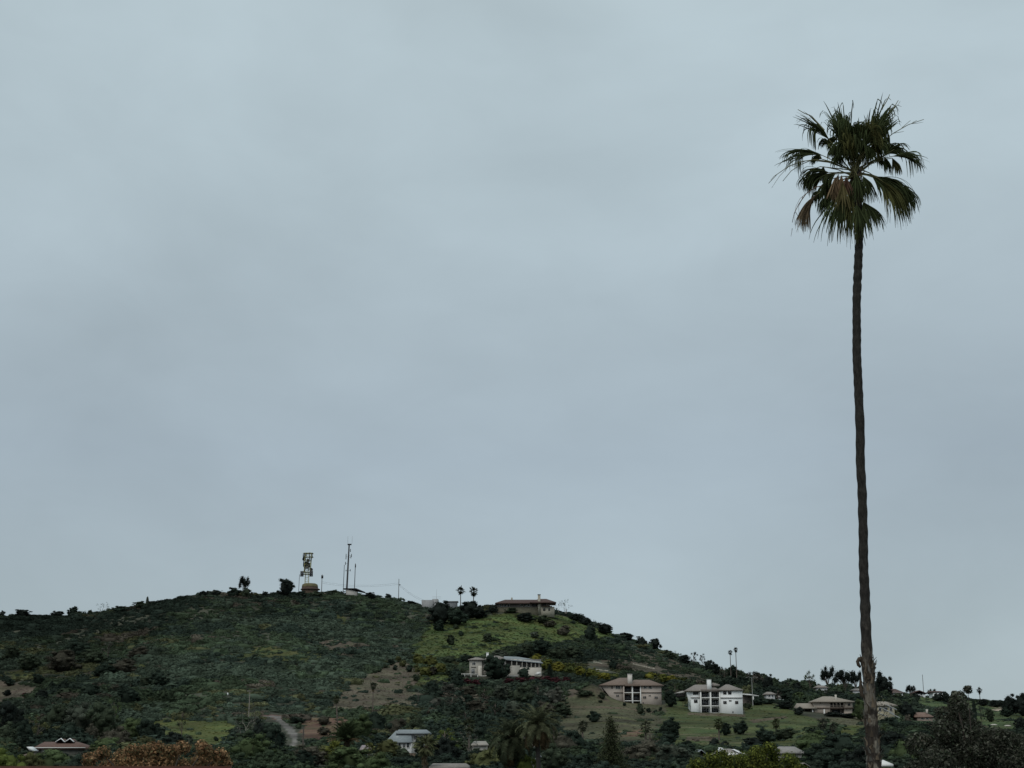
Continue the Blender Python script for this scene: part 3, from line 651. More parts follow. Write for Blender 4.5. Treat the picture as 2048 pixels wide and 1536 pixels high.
# fronds: hub x, y and heading are read in a 4.655x enlargement of the crown
def Z(zx, zy, dy=0.0): return LP(1520 + zx / 4.655, 170 + zy / 4.655, dy)
ZS = sP / 4.655
green = (.048, .062, .028); yel = (.085, .088, .035); deadc = (.23, .17, .10)
FR = [ # hub x, hub y, depth, heading deg, tilt, length, spread, droop, colour, rag
 (835, 600, .10, 101, .1, 560, .22, 1.0, green, .15, .55), (840, 590, .0, 98, -.1, 530, .24, 1.0, green, .2, .5), (815, 600, .2, 103, .1, 430, .22, 1.0, green, .35, .4), (860, 570, .2, 94, .1, 340, .28, .9, yel, .2, .5), (815, 580, -.2, 101, -.2, 380, .26, 1.2, green, .35, .25),
 (985, 570, -.1, 64, -.1, 540, .24, 1.1, green, .2, .5), (1000, 550, .1, 58, .1, 560, .24, 1.1, green, .25, .5), (1030, 540, .2, 52, .2, 480, .30, 1.2, green, .35, .4), (960, 570, -.2, 70, -.2, 350, .32, 1.0, yel, .2, .4), (1020, 540, -.2, 56, -.2, 400, .4, 1.2, green, .3, .25), (1000, 530, .1, 68, .1, 380, .42, 1.1, green, .3, .3),
 (900, 620, -.4, 92, -.4, 320, .42, 1.3, green, .25, .35), (930, 650, -.45, 80, -.5, 300, .6, 1.5, green, .25, .3), (860, 660, -.4, 105, -.5, 280, .6, 1.5, yel, .25, .3), (890, 640, .3, 90, .2, 330, .4, 1.2, green, .2, .45),
 (650, 520, .1, 120, .1, 390, .30, .35, green, .3), (640, 560, .1, 108, .2, 170, .5, 1.8, green, .4),
 (590, 660, 0, 152, .1, 420, .30, .7, green, .3), (575, 690, .1, 130, .2, 150, .6, 2.0, green, .3),
 (640, 815, 0, 172, -.1, 330, .55, 1.15, green, .2), (600, 840, .1, 190, .1, 270, .6, 1.2, yel, .2), (700, 830, -.2, 195, -.3, 200, .7, 1.6, green, .2),
 (640, 1000, .1, 175, 0, 230, .5, 1.7, green, .25), (545, 1010, .0, 218, 0, 400, .35, 1.5, (.11, .085, .055), .3), (670, 1010, .1, 228, .2, 240, .5, 1.0, green, .3),
 (780, 960, -.3, 252, -.2, 590, .45, .6, green, .25), (840, 1000, -.25, 262, -.2, 530, .45, .6, yel, .25), (800, 1000, .2, 256, .2, 420, .5, .7, green, .3), (740, 960, -.1, 240, 0, 330, .5, .9, green, .3),
 (960, 1090, -.25, 300, -.3, 350, .7, 1.0, green, .2), (900, 1110, -.35, 274, -.3, 380, .6, .7, green, .25), (980, 1100, .2, 318, .2, 260, .6, 1.3, green, .25),
 (1080, 855, -.1, 348, -.1, 430, .50, 1.1, green, .2), (1200, 890, .0, 335, .1, 390, .7, 1.2, green, .25), (1130, 890, -.25, 308, -.3, 430, .55, .9, yel, .2), (1210, 920, .2, 305, .3, 450, .5, .8, green, .3), (1260, 920, 0, 322, .2, 370, .6, 1.1, green, .3),
 (1175, 650, .0, 62, .1, 220, .42, .9, green, .15), (1195, 640, .1, 42, -.1, 260, .5, 1.2, green, .25), (1160, 670, .1, 300, .2, 190, .6, 1.2, green, .3), (1230, 680, .1, 310, .2, 190, .5, 1.2, yel, .35),
 (1230, 665, .0, 14, .1, 350, .30, .5, green, .3),
 (870, 470, -.35, 100, -.8, 250, 1.0, 2.0, green, .2), (790, 540, -.3, 200, -.7, 240, .8, 1.5, green, .3), (960, 500, -.4, 60, -.8, 290, 1.0, 2.0, yel, .25), (1060, 540, -.2, 10, -.5, 230, .9, 1.9, green, .3),
 (720, 500, .2, 170, .3, 170, .8, 1.6, green, .35), (860, 560, .3, 250, .9, 200, 1.0, 1.0, green, .2), (890, 600, -.1, 230, -.6, 200, .9, 1.2, green, .3), (960, 560, .1, -60, .5, 240, .9, 1.2, green, .3), (1050, 520, 0, -70, -.3, 230, .6, 1.0, yel, .35), (800, 500, -.3, 260, -.5, 250, .8, 1.0, green, .3), (700, 560, .0, 250, -.2, 180, .6, 1.0, green, .4), (1120, 470, .1, -75, 0, 230, .5, 1.0, green, .4),
 (1300, 950, .1, 330, 0, 300, .6, 1.2, green, .3), (1180, 900, .1, 316, 0, 430, .5, .9, green, .3), (1050, 860, -.2, 330, -.2, 300, .6, 1.3, green, .25), (560, 840, .1, 188, 0, 270, .5, 1.2, green, .25),
 (900, 830, -.3, 268, -.3, 330, .5, .8, green, .3), (960, 850, -.25, 290, -.3, 300, .5, .9, green, .3), (860, 860, .3, 262, .3, 330, .5, .8, yel, .3), (640, 880, -.1, 240, 0, 260, .5, 1.1, green, .3), (1010, 560, -.3, 280, -.2, 190, .6, .8, green, .35), (740, 620, -.2, 255, -.2, 190, .6, .8, green, .35), (1090, 640, .1, 300, 0, 160, .5, 1.0, green, .35),
 (590, 760, .1, 262, 0, 160, .5, 1.0, green, .3), (930, 480, -.2, 85, -.3, 230, .9, 1.8, green, .3),
]
heart = Z(880, 800)
LB = M('palm_stalk', (.12, .115, .05), var=.3, scale=5)
DB = M('dead_stalk', (.15, .10, .07), var=.3, scale=5)
for i, (hx, hy, dy, ang, tilt, ln, spr, dr, colr, ragg, *ons) in enumerate(FR):
    r2 = np.random.default_rng(900 + i); H = Z(hx, hy, dy); a = math.radians(ang)
    d = Vector((math.cos(a), tilt, math.sin(a)))
    side_on = spr < .4 and not ons
    nrm = Vector((-math.sin(a), .15, math.cos(a))) if side_on else Vector((0.15 * math.cos(a), -1, .35))
    if nrm.z < 0 and side_on: nrm = -nrm
    m = MB(); fan(m, H, d, Vector((0, -1, .3)) if side_on else nrm, ln * ZS * 1.12, 44 if side_on else 38, .13 if side_on else spr, 1.0 if side_on or ons else dr, r2, wid=.03 if side_on else .042, K=14 if side_on or ons else 10, split=.55 if side_on or ons else .42, rag=.1 if side_on else ragg + .12, fold=.08 if side_on else .28,
        g0=.02 + dr * .07 if side_on else (0 if ons else .05), g1=7.0 if side_on else (24.0 if ons else 1.05), on=ons[0] if ons else .22, stag=side_on or (ons[0] * .8 if ons else False))
    fr_ = m.build('frond', LEAFN, palm); g = r2.uniform(.8, 1.2); fr_.color = (colr[0] * g, colr[1] * g, colr[2] * g, 1)
    hp = heart + Vector((r2.uniform(-.08, .08), dy * .3, r2.uniform(-.22, .12)))
    mid = hp.lerp(H, .5) + Vector((0, 0, .04 * (H - hp).length + .02))
    MB().tube([hp, mid, H, H + d.normalized() * .12], [.024, .016, .012, .004], 5).build('petiole', LB, fr_)
# hanging bundle of dead brown leaves left of the heart
for i, (hx, hy, ang, ln, c_) in enumerate([(730, 830, 255, 300, deadc), (760, 840, 265, 270, (.24, .17, .10)), (700, 860, 262, 250, deadc), (800, 850, 275, 200, (.16, .10, .07)), (770, 900, 268, 330, (.17, .15, .07))]):
    r2 = np.random.default_rng(960 + i); a = math.radians(ang); m = MB()
    fan(m, Z(hx, hy, -.3 - .05 * i), Vector((math.cos(a), 0, math.sin(a))), Vector((0, -1, .2)), ln * ZS * 1.05, 26, .30, .3, r2, wid=.036, K=8, split=.5, rag=.5, fold=.1)
    f_ = m.build('dead_frond', LEAFN, palm); f_.color = (*c_, 1)
# flower stalks
ST = [([(780, 770), (660, 715), (520, 695), (380, 712), (270, 755), (160, 830), (80, 915)], [((270, 755), (180, 850), (108, 960)), ((440, 703), (330, 740), (268, 762)), ((160, 830), (130, 850), (100, 885))]),
      ([(800, 775), (640, 720), (480, 700), (380, 740), (290, 800), (212, 895)], [((380, 740), (300, 760))]),
      ([(830, 790), (700, 775), (560, 760), (480, 790), (410, 850)], []),
      ([(940, 790), (1010, 680), (1120, 545), (1240, 450), (1380, 370), (1525, 320)], [((1240, 450), (1340, 432)), ((1320, 400), (1400, 330)), ((1400, 362), (1470, 355), (1520, 345)), ((1420, 350), (1460, 330))]),
      ([(950, 800), (1050, 720), (1160, 650), (1250, 600)], []), ([(930, 800), (1020, 740), (1130, 700)], []),
      ([(640, 930), (520, 950), (430, 1010), (360, 1110), (320, 1190), (300, 1280)], [((400, 1040), (360, 1130), (365, 1230), (385, 1290)), ((430, 1010), (370, 1060), (330, 1140), (318, 1300)), ((330, 1180), (370, 1250), (400, 1310)), ((300, 1335), (296, 1370), (288, 1410))]),
      ([(1040, 380), (1150, 200), (1190, 130), (1208, 88)], []), ([(1100, 420), (1220, 240), (1260, 190), (1288, 142)], [((1240, 215), (1290, 180), (1305, 150))]),
      ([(600, 420), (480, 290), (410, 262), (352, 228)], [])]
for i, (mainp, subs) in enumerate(ST):
    m = MB(); n_ = len(mainp); m.tube([Z(x, y, .05 * math.sin(i)) for x, y in mainp], [.016 * (1 - .75 * j / n_) + .003 for j in range(n_)], 5)
    for sb in subs: m.tube([Z(x, y, .03) for x, y in sb], [.009, .006, .004, .003][:len(sb)], 4)
    m.build('flower_stalk', DB if i == 6 else LB, palm)
# stubs and fibre under the crown
m = MB(); r2 = np.random.default_rng(77)
for i in range(60):
    zy = r2.uniform(830, 1130); c = Z(912 + r2.uniform(-6, 6), zy); a = r2.uniform(0, 6.28); o_ = Vector((math.cos(a), math.sin(a), 0))
    m.tube([c + o_ * .08, c + o_ * r2.uniform(.13, .2) + Vector((0, 0, .06)), c + o_ * r2.uniform(.16, .26) + Vector((0, 0, .2))], [.035, .022, .012], 4)
m.build('leaf_stubs', M('stub_brown', (.085, .055, .042), var=.4, scale=8), palm)['kind'] = 'stuff'
# ------------------------------------------------------------------ buildings
GLASS = M('window_glass', (.035, .042, .05), rough=.12, var=.2, scale=.3, spec=.5)
SHADEWALL = M('painted_wall_shade', (.035, .033, .032), var=.3)  # near-black, shade put into the colour of solid outer walls
WHITE = M('white_stucco', (.80, .81, .80), var=.05, scale=.6)
PINK = M('pink_stucco', (.43, .37, .325), var=.06, scale=.5)
CREAM = M('cream_stucco', (.52, .48, .42), var=.1, scale=.5)
TAN = M('tan_stucco', (.44, .37, .31), var=.1, scale=.5)
TRIM = M('white_trim', (.72, .71, .68), var=.05)
BROWNTRIM = M('brown_trim', (.10, .075, .06), var=.2)
RF_BROWN = M('brown_tile_roof', (.175, .13, .105), var=.25, scale=2.2, bump=.08)
RF_GREY = M('grey_brown_roof', (.23, .205, .185), var=.2, scale=2.2, bump=.08)
RF_SLATE = M('slate_grey_roof', (.22, .245, .255), var=.15, scale=2.0, bump=.05)
RF_DARK = M('dark_brown_roof', (.085, .055, .048), var=.25, scale=2.0, bump=.05)
RF_TAN = M('tan_shingle_roof', (.27, .235, .195), var=.2, scale=2.2, bump=.06)
RF_RED = M('red_tile_roof', (.19, .125, .10), var=.3, scale=2.2, bump=.08)
STONE = M('stone_wall', (.36, .33, .27), var=.35, scale=1.5, bump=.1)
CONC = M('concrete', (.40, .385, .36), var=.15, scale=1.2)
METAL = M('dark_steel', (.030, .030, .032), var=.2, rough=.5)
METALP = M('pale_steel', (.24, .24, .23), var=.2, rough=.5)
POLEW = M('pole_wood', (.06, .05, .042), var=.3, scale=4)
PROT = []       # (x0, x1, y0, y1, Y): picture areas in front of which scattered brush must not rise
class House:
    """a building whose front stands at one distance; parts are given in photograph pixels on that plane and metres behind it"""
    def __init__(s, name, label, cat, px, py, Y=None, rz=0.0, group=None, prot=None, sink=0.0):
        if Y is None: Y = hit(px, py).y
        s.o = P(px, py, Y); s.Y = Y; s.k = mpp(Y, s.o.z); s.px, s.py = px, py
        s.e = empty(name, s.o, label, cat, group); s.e.rotation_euler.z = rz
        if prot: PROT.append((*prot, Y))
    def x(s, px): return (px - s.px) * s.k
    def z(s, py): return (s.py - py) * s.k * 1.0
    def box(s, name, x0, x1, y0, y1, d0, d1, m, parent=None):
        """y0 top row, y1 bottom row"""
        return MB().box(s.x(x0), s.x(x1), d0, d1, s.z(y1), s.z(y0)).build(name, m, parent or s.e)
    def down(s, name, x0, x1, y0, d0, d1, m, deep=4.0, y1=None):
        """wall that continues into the slope"""
        return MB().box(s.x(x0), s.x(x1), d0, d1, s.z(y1 if y1 else s.py) - deep, s.z(y0)).build(name, m, s.e)
    def poly(s, name, pts, d0, d1, m, parent=None):
        return MB().prism([(s.x(a), s.z(b)) for a, b in pts], d0, d1).build(name, m, parent or s.e)
    def hip(s, x0, x1, ye, yr, ix0, ix1, d0, d1, m, t=.3, name='roof', yr_d=None):
        return MB().hip(s.x(x0), s.x(x1), d0, d1, s.z(ye), s.z(yr), ix0 * s.k, ix1 * s.k, t, yr_d).build(name, m, s.e)
    def win(s, x0, x1, y0, y1, d=0.0, n=2, fr=None, arch=False, name='window'):
        """frame of four bars and mullions standing proud of the wall, pane set back inside it"""
        fr = fr or TRIM; X0, X1, Z0, Z1 = s.x(x0), s.x(x1), s.z(y1), s.z(y0); f = .09
        b = MB(); b.box(X0, X1, d - .10, d - .004, Z1 - f, Z1); b.box(X0, X1, d - .13, d - .004, Z0, Z0 + f)
        b.box(X0, X0 + f, d - .098, d - .004, Z0 + f, Z1 - f); b.box(X1 - f, X1, d - .098, d - .004, Z0 + f, Z1 - f)
        for i in range(1, n):
            c = X0 + (X1 - X0) * i / n; b.box(c - .035, c + .035, d - .095, d - .004, Z0 + f, Z1 - f)
        w = b.build(name, fr, s.e)
        MB().box(X0 + f, X1 - f, d - .05, d - .006, Z0 + f, Z1 - f).build('pane', GLASS, w)
        return w
    def rail(s, x0, x1, y0, y1, d, m=None, n=14):
        X0, X1, Z0, Z1 = s.x(x0), s.x(x1), s.z(y1), s.z(y0); b = MB(); b.box(X0, X1, d, d + .05, Z1 - .06, Z1); b.box(X0, X1, d, d + .05, Z0 + .05, Z0 + .09)
        for i in range(n):
            c = X0 + (X1 - X0) * (i + .5) / n; b.box(c - .02, c + .02, d + .01, d + .04, Z0 + .09, Z1 - .06)
        return b.build('railing', m or METAL, s.e)

# --- white three storey house
h = House('white_house', 'white stucco house with three tiers of dark balconies between tall square columns', 'house', 1430, 1426, prot=(1374, 1487, 1364, 1427))
print('white Y', h.Y, h.k)
D = 9.0
h.down('left_wing', 1382.5, 1402.8, 1382, .6, D, WHITE); h.poly('slanted_wall', [(1374.3, 1384), (1382.5, 1423), (1382.5, 1382), (1376, 1382)], 0.6, 0.9, WHITE); h.box('upper_bay', 1376.6, 1382.5, 1382, 1393, .9, D, WHITE)
h.down('right_wing', 1440.6, 1486.2, 1382, 0.0, D, WHITE)
h.box('balcony_back_wall', 1402.8, 1440.6, 1381.5, 1440, 2.6, D - .3, WHITE)
for x0, x1 in ((1401.2, 1403.8), (1420.6, 1423.6), (1439.4, 1441.6)): h.down('column', x0, x1, 1382.4, -.25, .35, TRIM)
for y in (1395.2, 1411.4): h.box('balcony_floor', 1403.8, 1439.4, y, y + 1.9, -.12, 2.6, TRIM)
h.box('balcony_floor', 1403.8, 1439.4, 1425.5, 1428, -.12, 2.6, TRIM)
for y0, y1 in ((1390, 1395), (1406, 1411)):
    for x0, x1 in ((1404, 1420.4), (1423.8, 1439.2)): h.rail(x0, x1, y0, y1, -.05)
for y0, y1 in ((1384, 1394.8), (1399, 1411), (1416, 1425.3)):
    for x0, x1 in ((1405, 1419.5), (1424.5, 1438.5)): h.win(x0, x1, y0, y1, 2.6, 3, TRIM, name='sliding_door')
h.win(1387.6, 1398, 1381.8 + 1.2, 1390, .6, 2, BROWNTRIM); h.win(1389, 1396.2, 1399.4, 1406, .6, 2, BROWNTRIM)
h.win(1447.6, 1454.2, 1383.5, 1389.6, 0, 2, BROWNTRIM); h.win(1457.6, 1464.4, 1383.5, 1389.6, 0, 2, BROWNTRIM)
h.win(1447.2, 1454, 1402.6, 1408.2, 0, 2, BROWNTRIM); h.win(1471, 1477.4, 1402.6, 1408.2, 0, 2, BROWNTRIM); h.win(1458.6, 1464, 1401, 1403.2, 0, 2, BROWNTRIM)
h.box('vent', 1465, 1467, 1422.5, 1426.6, -.06, 0, METAL)
h.box('ledge', 1383, 1401.1, 1395.4, 1396.6, .3, .6, BROWNTRIM); h.box('ledge', 1441.7, 1486.4, 1395.8, 1396.9, -.28, 0, BROWNTRIM)
h.hip(1372.6, 1443, 1382, 1369.5, 22, 18, -.5, D + .4, RF_GREY, .35)
h.hip(1438, 1488, 1380.6, 1369, 19, 25, -.7, D + .5, RF_GREY, .35)
h.box('soffit', 1403, 1440.5, 1380.4, 1381.6, -.5, 2.6, BROWNTRIM)
h.box('chimney', 1416.6, 1425, 1360.4, 1384, .4, 1.5, WHITE); h.box('chimney_cap', 1416.1, 1425.5, 1359.8, 1360.4, .3, 1.6, TRIM)
h.poly('dormer', [(1424.9, 1373), (1430, 1366.2), (1443, 1369.6), (1443, 1373)], 1.8, 5, RF_GREY)
h.poly('side_roof', [(1354.5, 1385.8), (1370, 1381.5), (1374, 1384), (1372, 1386.4), (1355, 1386.8)], 4, 9, CONC)
h.box('side_wall', 1358, 1374.2, 1386.8, 1394, 4.4, 8.6, SHADEWALL)

# --- flat carport on its right
h = House('carport', 'pale flat carport roof on posts just right of the white balcony house', 'carport', 1500, 1410, prot=(1488, 1512, 1384, 1404))
h.poly('roof', [(1486.8, 1387.5), (1500, 1388.5), (1519, 1391.6), (1519, 1393), (1487, 1390)], .3, 6, TRIM)
h.down('post', 1506.4, 1508.6, 1392, .5, .9, TRIM); h.down('back_wall', 1488, 1506, 1391, 3, 6, M('brown_stucco', (.12, .10, .085)))

# --- pink three storey house
h = House('pink_house', 'pinkish stucco house with brown tile roof and stacked balconies on the slope', 'house', 1270, 1407, prot=(1204, 1324, 1352, 1410))
print('pink Y', h.Y, h.k)
h.poly('left_wing', [(1201.8, 1371), (1204, 1381), (1214, 1391), (1226, 1401), (1228, 1425), (1248.4, 1425), (1248.4, 1370), (1203, 1370)], .5, 9, PINK)
h.down('right_wing', 1281.6, 1323.4, 1371, 0, 9, PINK)
h.box('balcony_back_wall', 1248.4, 1281.6, 1370, 1420, 2.4, 8.6, PINK)
for x0, x1 in ((1246.8, 1249.2), (1264, 1266.6), (1280.6, 1282.6)): h.down('column', x0, x1, 1371.6, -.25, .35, TRIM if x0 > 1250 else PINK)
for y in (1385, 1401): h.box('balcony_floor', 1249.2, 1280.6, y, y + 1.7, -.12, 2.4, TRIM)
for y0, y1 in ((1379.6, 1384.8), (1396, 1400.8)):
    for x0, x1 in ((1249.4, 1263.8), (1266.8, 1280.4)): h.rail(x0, x1, y0, y1, -.05)
for y0, y1 in ((1373.5, 1384.6), (1389.5, 1400.6), (1403.5, 1410)):
    for x0, x1 in ((1250.6, 1263), (1267.6, 1280)): h.win(x0, x1, y0, y1, 2.4, 3, BROWNTRIM, name='sliding_door')
h.win(1231.8, 1241.8, 1371.4, 1378.6, .5, 3, TRIM); h.win(1223.6, 1226, 1371, 1378, .5, 1, BROWNTRIM)
h.win(1232.6, 1238.6, 1389.6, 1394, .5, 2, PINK); h.win(1287.6, 1294.4, 1372.6, 1378, 0, 2, TRIM); h.win(1297.6, 1304.2, 1372.6, 1378.4, 0, 2, TRIM)
h.win(1286, 1292.6, 1392.6, 1397.6, 0, 2, PINK); h.win(1309, 1316, 1393, 1398, 0, 2, PINK); h.win(1297.4, 1302, 1390.4, 1392.6, 0, 2, PINK); h.win(1284.6, 1288, 1404, 1407.6, 0, 1, PINK)
h.box('ledge', 1228, 1246.7, 1385, 1386.2, .2, .5, BROWNTRIM); h.box('ledge', 1282.7, 1323.8, 1385, 1386.3, -.28, 0, BROWNTRIM)
h.hip(1199.8, 1272, 1370.4, 1355.4, 42, 12, -.5, 9.6, RF_BROWN, .35)
h.hip(1250, 1328, 1371.2, 1359.4, 22, 26, -.9, 10, RF_BROWN, .35)
h.box('soffit', 1249, 1281, 1369.6, 1370.6, -.4, 2.4, BROWNTRIM)
h.box('chimney', 1256.6, 1265.6, 1349.8, 1372, .3, 1.5, M('pale_stucco', (.60, .55, .50), var=.05)); h.box('chimney_cap', 1256, 1266.2, 1349, 1349.8, .2, 1.6, TRIM)

# --- mansion with colonnade
h = House('colonnade_house', 'long cream house with arched colonnade wing and grey roof above the red flowering hedge', 'house', 1000, 1351, prot=(936, 1084, 1308, 1352))
print('mansion Y', h.Y)
LTG = M('weathered_plaster', (.36, .34, .30), var=.15, scale=1)
h.down('left_block', 938.6, 963.6, 1320, 0, 8, LTG); h.down('corner_tower', 956, 964, 1332, -1.2, 0, CREAM)
h.down('middle_block', 963.6, 1012, 1321, 1.5, 9, LTG)
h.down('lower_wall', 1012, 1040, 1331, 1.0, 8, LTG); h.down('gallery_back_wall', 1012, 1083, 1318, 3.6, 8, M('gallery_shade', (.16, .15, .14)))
h.down('gallery_base', 1040, 1083, 1335, 1.0, 3.6, CREAM)
for i, x in enumerate((1023.4, 1033.5, 1044.5, 1053.8, 1062.8, 1071, 1078.4)):
    yt = 1317.6 + (x - 1016) * .10; b_ = MB(); k2 = h.k
    b_.box(h.x(x) - .22, h.x(x) + .22, 1.1, 1.5, h.z(1334), h.z(yt)); b_.box(h.x(x) - .36, h.x(x) + .36, 1.0, 1.6, h.z(yt + 2.2), h.z(yt)); b_.box(h.x(x) - .3, h.x(x) + .3, 1.05, 1.55, h.z(1334), h.z(1333))
    b_.build('column', CREAM, h.e)
for i, (x0, x1) in enumerate(((1024, 1033), (1034, 1044), (1045, 1053), (1054, 1062), (1063, 1070), (1071, 1078))):   # round arches between the columns
    yt = 1317.6 + (x0 - 1016) * .10; m_ = (x0 + x1) / 2; pts = [(x0, yt)] + [(m_ + (x1 - x0) / 2 * math.cos(math.pi - math.pi * q / 8), yt + 5 - 3.6 * math.sin(math.pi * q / 8)) for q in range(9)] + [(x1, yt)]
    h.poly('arch', pts, 1.15, 1.45, CREAM)
h.hip(935.6, 972, 1319.6, 1314.4, 14, 16, -.7, 8.6, RF_GREY, .3)
h.hip(964, 1018, 1319, 1310.6, 26, 22, .6, 9.6, RF_GREY, .3)
mb = MB(); a0, a1 = (1009, 1318.4), (1085, 1326.4)
v = [(h.x(1006), .4, h.z(1318.4)), (h.x(1086), .4, h.z(1325.8)), (h.x(1076), 5.5, h.z(1319)), (h.x(1036), 5.5, h.z(1312.6)), (h.x(1008), 5.5, h.z(1311.4))]
v2 = [(a, b_, c - .3) for a, b_, c in v] + [(h.x(1086), 9.6, h.z(1325.8)), (h.x(1006), 9.6, h.z(1318.4))]
mb.add(v + v2, [(0, 1, 2, 3), (0, 5, 6, 1), (4, 2, 10, 11), (1, 6, 10, 2)]); mb.add([v[0], v[3], v[4]], [(0, 1, 2)]); mb.build('wing_roof', RF_SLATE, h.e)
h.box('chimney', 972.4, 977, 1305.6, 1320, 3, 4, WHITE); h.box('chimney_cap', 971.8, 977.6, 1304.8, 1306, 2.9, 4.1, TRIM)
h.win(944, 951, 1325, 1330, 0, 2, TRIM); h.win(942.6, 949.6, 1338, 1348, 0, 3, TRIM); h.box('ledge', 942, 952, 1334, 1335, -.25, 0, BROWNTRIM)
h.win(990, 997, 1338, 1347, 1.5, 2, TRIM); h.win(978, 985, 1327, 1333, 1.5, 2, TRIM); h.win(1003, 1010, 1326, 1333, 1.5, 2, TRIM); h.win(1014.5, 1020, 1336, 1346, 1.0, 2, BROWNTRIM)
h.box('terrace', 930, 1036, 1351.4, 1354.5, -3.2, 1.5, CONC); h.box('terrace_wall', 930, 1036, 1354.5, 1362, -3.0, 1.5, SHADEWALL)
h.box('terrace_canopy', 921.5, 957, 1348.6, 1349.8, -5, -3.4, TRIM)
for x in (922.4, 930, 942.6, 956): h.down('canopy_post', x - .5, x + .5, 1349.8, -4.9, -4.6, TRIM, deep=2.0, y1=1356)
# white garden tent right of the mansion
h = House('garden_awning', 'small pale awning in the shrubs at the right end of the colonnade house', 'awning', 1075, 1351, Y=hit(1075, 1356).y - 3, prot=(1068, 1083, 1343, 1350))
h.poly('canvas', [(1068.5, 1350), (1074, 1344.4), (1081, 1343.6), (1082, 1348), (1075, 1350.4)], 0, 2.4, TRIM); h.down('post', 1070, 1070.5, 1349.6, .2, .3, METALP, 1.5); h.down('post', 1080, 1080.5, 1348.6, .2, .3, METALP, 1.5)

# --- hilltop house
h = House('hilltop_house', 'low hilltop house with wide dark brown eaves, stone base and square chimneys', 'house', 1050, 1221, Y=hit(1050, 1227).y, prot=(990, 1112, 1194, 1224))
print('top Y', h.Y)
h.down('wall', 997, 1100, 1205, .8, 11, M('hill_wall', (.17, .145, .13), var=.2))
h.down('stone_base', 1077, 1109, 1213.4, 0, 10, STONE); h.down('terrace_base', 992, 1077, 1214.4, .2, 3, M('terrace_soil', (.13, .12, .085), var=.3), 6)
h.hip(990, 1084, 1206.4, 1197.6, 20, 5, -1.8, 12.6, RF_DARK, .45); h.hip(1060, 1112.4, 1205.2, 1196, 18, 19, -2.4, 13, RF_DARK, .45)
h.box('chimney', 1022, 1025.2, 1193.8, 1202, 4, 5.2, STONE); h.box('chimney', 1075.8, 1081, 1190, 1228, -.6, .8, STONE); h.box('chimney_cap', 1075.2, 1081.6, 1189, 1190, -.8, 1, METAL)
for x in (994, 999, 1004, 1009, 1015): h.win(x, x + 3.6, 1208, 1213.6, .8, 1, TRIM)
h.win(1040.6, 1046, 1206.6, 1213, .8, 2, TRIM); h.win(1048, 1053.6, 1206.6, 1213, .8, 2, TRIM); h.win(1055, 1060, 1206.6, 1213, .8, 2, TRIM); h.win(1064, 1074, 1207, 1213, .8, 3, BROWNTRIM)
h.win(1085, 1092, 1206.6, 1212, .8, 2, BROWNTRIM); h.win(1086, 1091, 1217, 1221.6, 0, 2, BROWNTRIM); h.win(1096.6, 1100, 1216.5, 1221.6, 0, 1, BROWNTRIM)
h.box('balcony', 1084, 1104, 1212.4, 1213.4, -1.2, 0, BROWNTRIM)

# --- tan two storey house on the right
h = House('tan_house', 'two storey tan house with wide hipped roof and dark lower arcade right of the lawn', 'house', 1655, 1428, prot=(1597, 1709, 1390, 1434))
print('tan Y', h.Y)
h.down('upper_wall', 1630, 1661, 1403, .4, 9, TAN, y1=1414); h.box('upper_back_wall', 1661, 1691, 1402, 1415.6, 2.0, 9, TAN); h.box('upper_right_wall', 1691, 1706.6, 1404.6, 1417.6, .4, 9, TAN)
h.down('lower_wall', 1600, 1706, 1415, 3.2, 9.6, M('lower_stucco', (.30, .25, .215), var=.15)); h.down('lower_right_wall', 1690, 1706, 1417, .9, 3.2, TAN)
h.box('floor_band', 1628, 1708, 1415.4, 1417.4, .0, 3.2, BROWNTRIM)
for x in (1626, 1649): h.down('pillar', x - 1.2, x + 1.2, 1416, .2, .9, TRIM)
for x in (1661.6, 1668.5, 1675.5, 1682.5, 1689.5): h.box('column', x - .8, x + .8, 1403, 1415.4, .5, .9, TAN)
h.rail(1662, 1690, 1411, 1415.2, .3, TAN, 18)
for x in (1663.6, 1670.4, 1677.4, 1684.2): h.win(x, x + 4, 1404.5, 1414, 2.0, 2, BROWNTRIM, name='sliding_door')
for a, b_ in ((1603, 1612), (1614, 1623), (1630, 1640), (1653, 1663), (1668, 1684)): h.win(a, b_, 1418.6, 1427, 3.2, 3, BROWNTRIM, name='sliding_door')
h.win(1641, 1644, 1404.6, 1407.6, .4, 1, BROWNTRIM); h.win(1697, 1702, 1407.4, 1412, .4, 2, BROWNTRIM)
h.hip(1626.4, 1710, 1403.4, 1392.8, 26, 40, -.8, 10, RF_TAN, .4); h.hip(1595.4, 1634, 1416, 1406.4, 3, 2, -.6, 9, RF_TAN, .4)
h.box('chimney', 1673.4, 1676.6, 1390, 1408, 1.0, 2.0, CREAM); h.down('garden_wall', 1614, 1645, 1429.4, -2.4, -1.9, STONE, 3)
h.box('terrace', 1645, 1700, 1427.4, 1428.6, -1.8, 3.2, CONC)

def small_house(name, label, cat, px, py, body, roof, m, rm, wins=(), Y=None, d=8, hipx=(8, 8), prot=None, extra=None, gable=False, overh=.5):
    """body: x0, x1, ytop; roof: x0, x1, yeave, yridge"""
    h = House(name, label, cat, px, py, Y, prot=prot)
    h.down('wall', body[0], body[1], body[2], 0, d, m)
    if gable: h.poly('roof', [(roof[0], roof[2]), ((roof[0] + roof[1]) / 2, roof[3]), (roof[1], roof[2]), (roof[1], roof[2] + 1), ((roof[0] + roof[1]) / 2, roof[3] + 1.3), (roof[0], roof[2] + 1)], -overh, d + overh, rm); h.poly('gable', [(body[0], body[2]), ((roof[0] + roof[1]) / 2, roof[3] + 1.3), (body[1], body[2])], 0.02, d - .02, m)
    else: h.hip(*roof, *hipx, -overh, d + overh, rm, .3)
    for w in wins: h.win(*w)
    return h
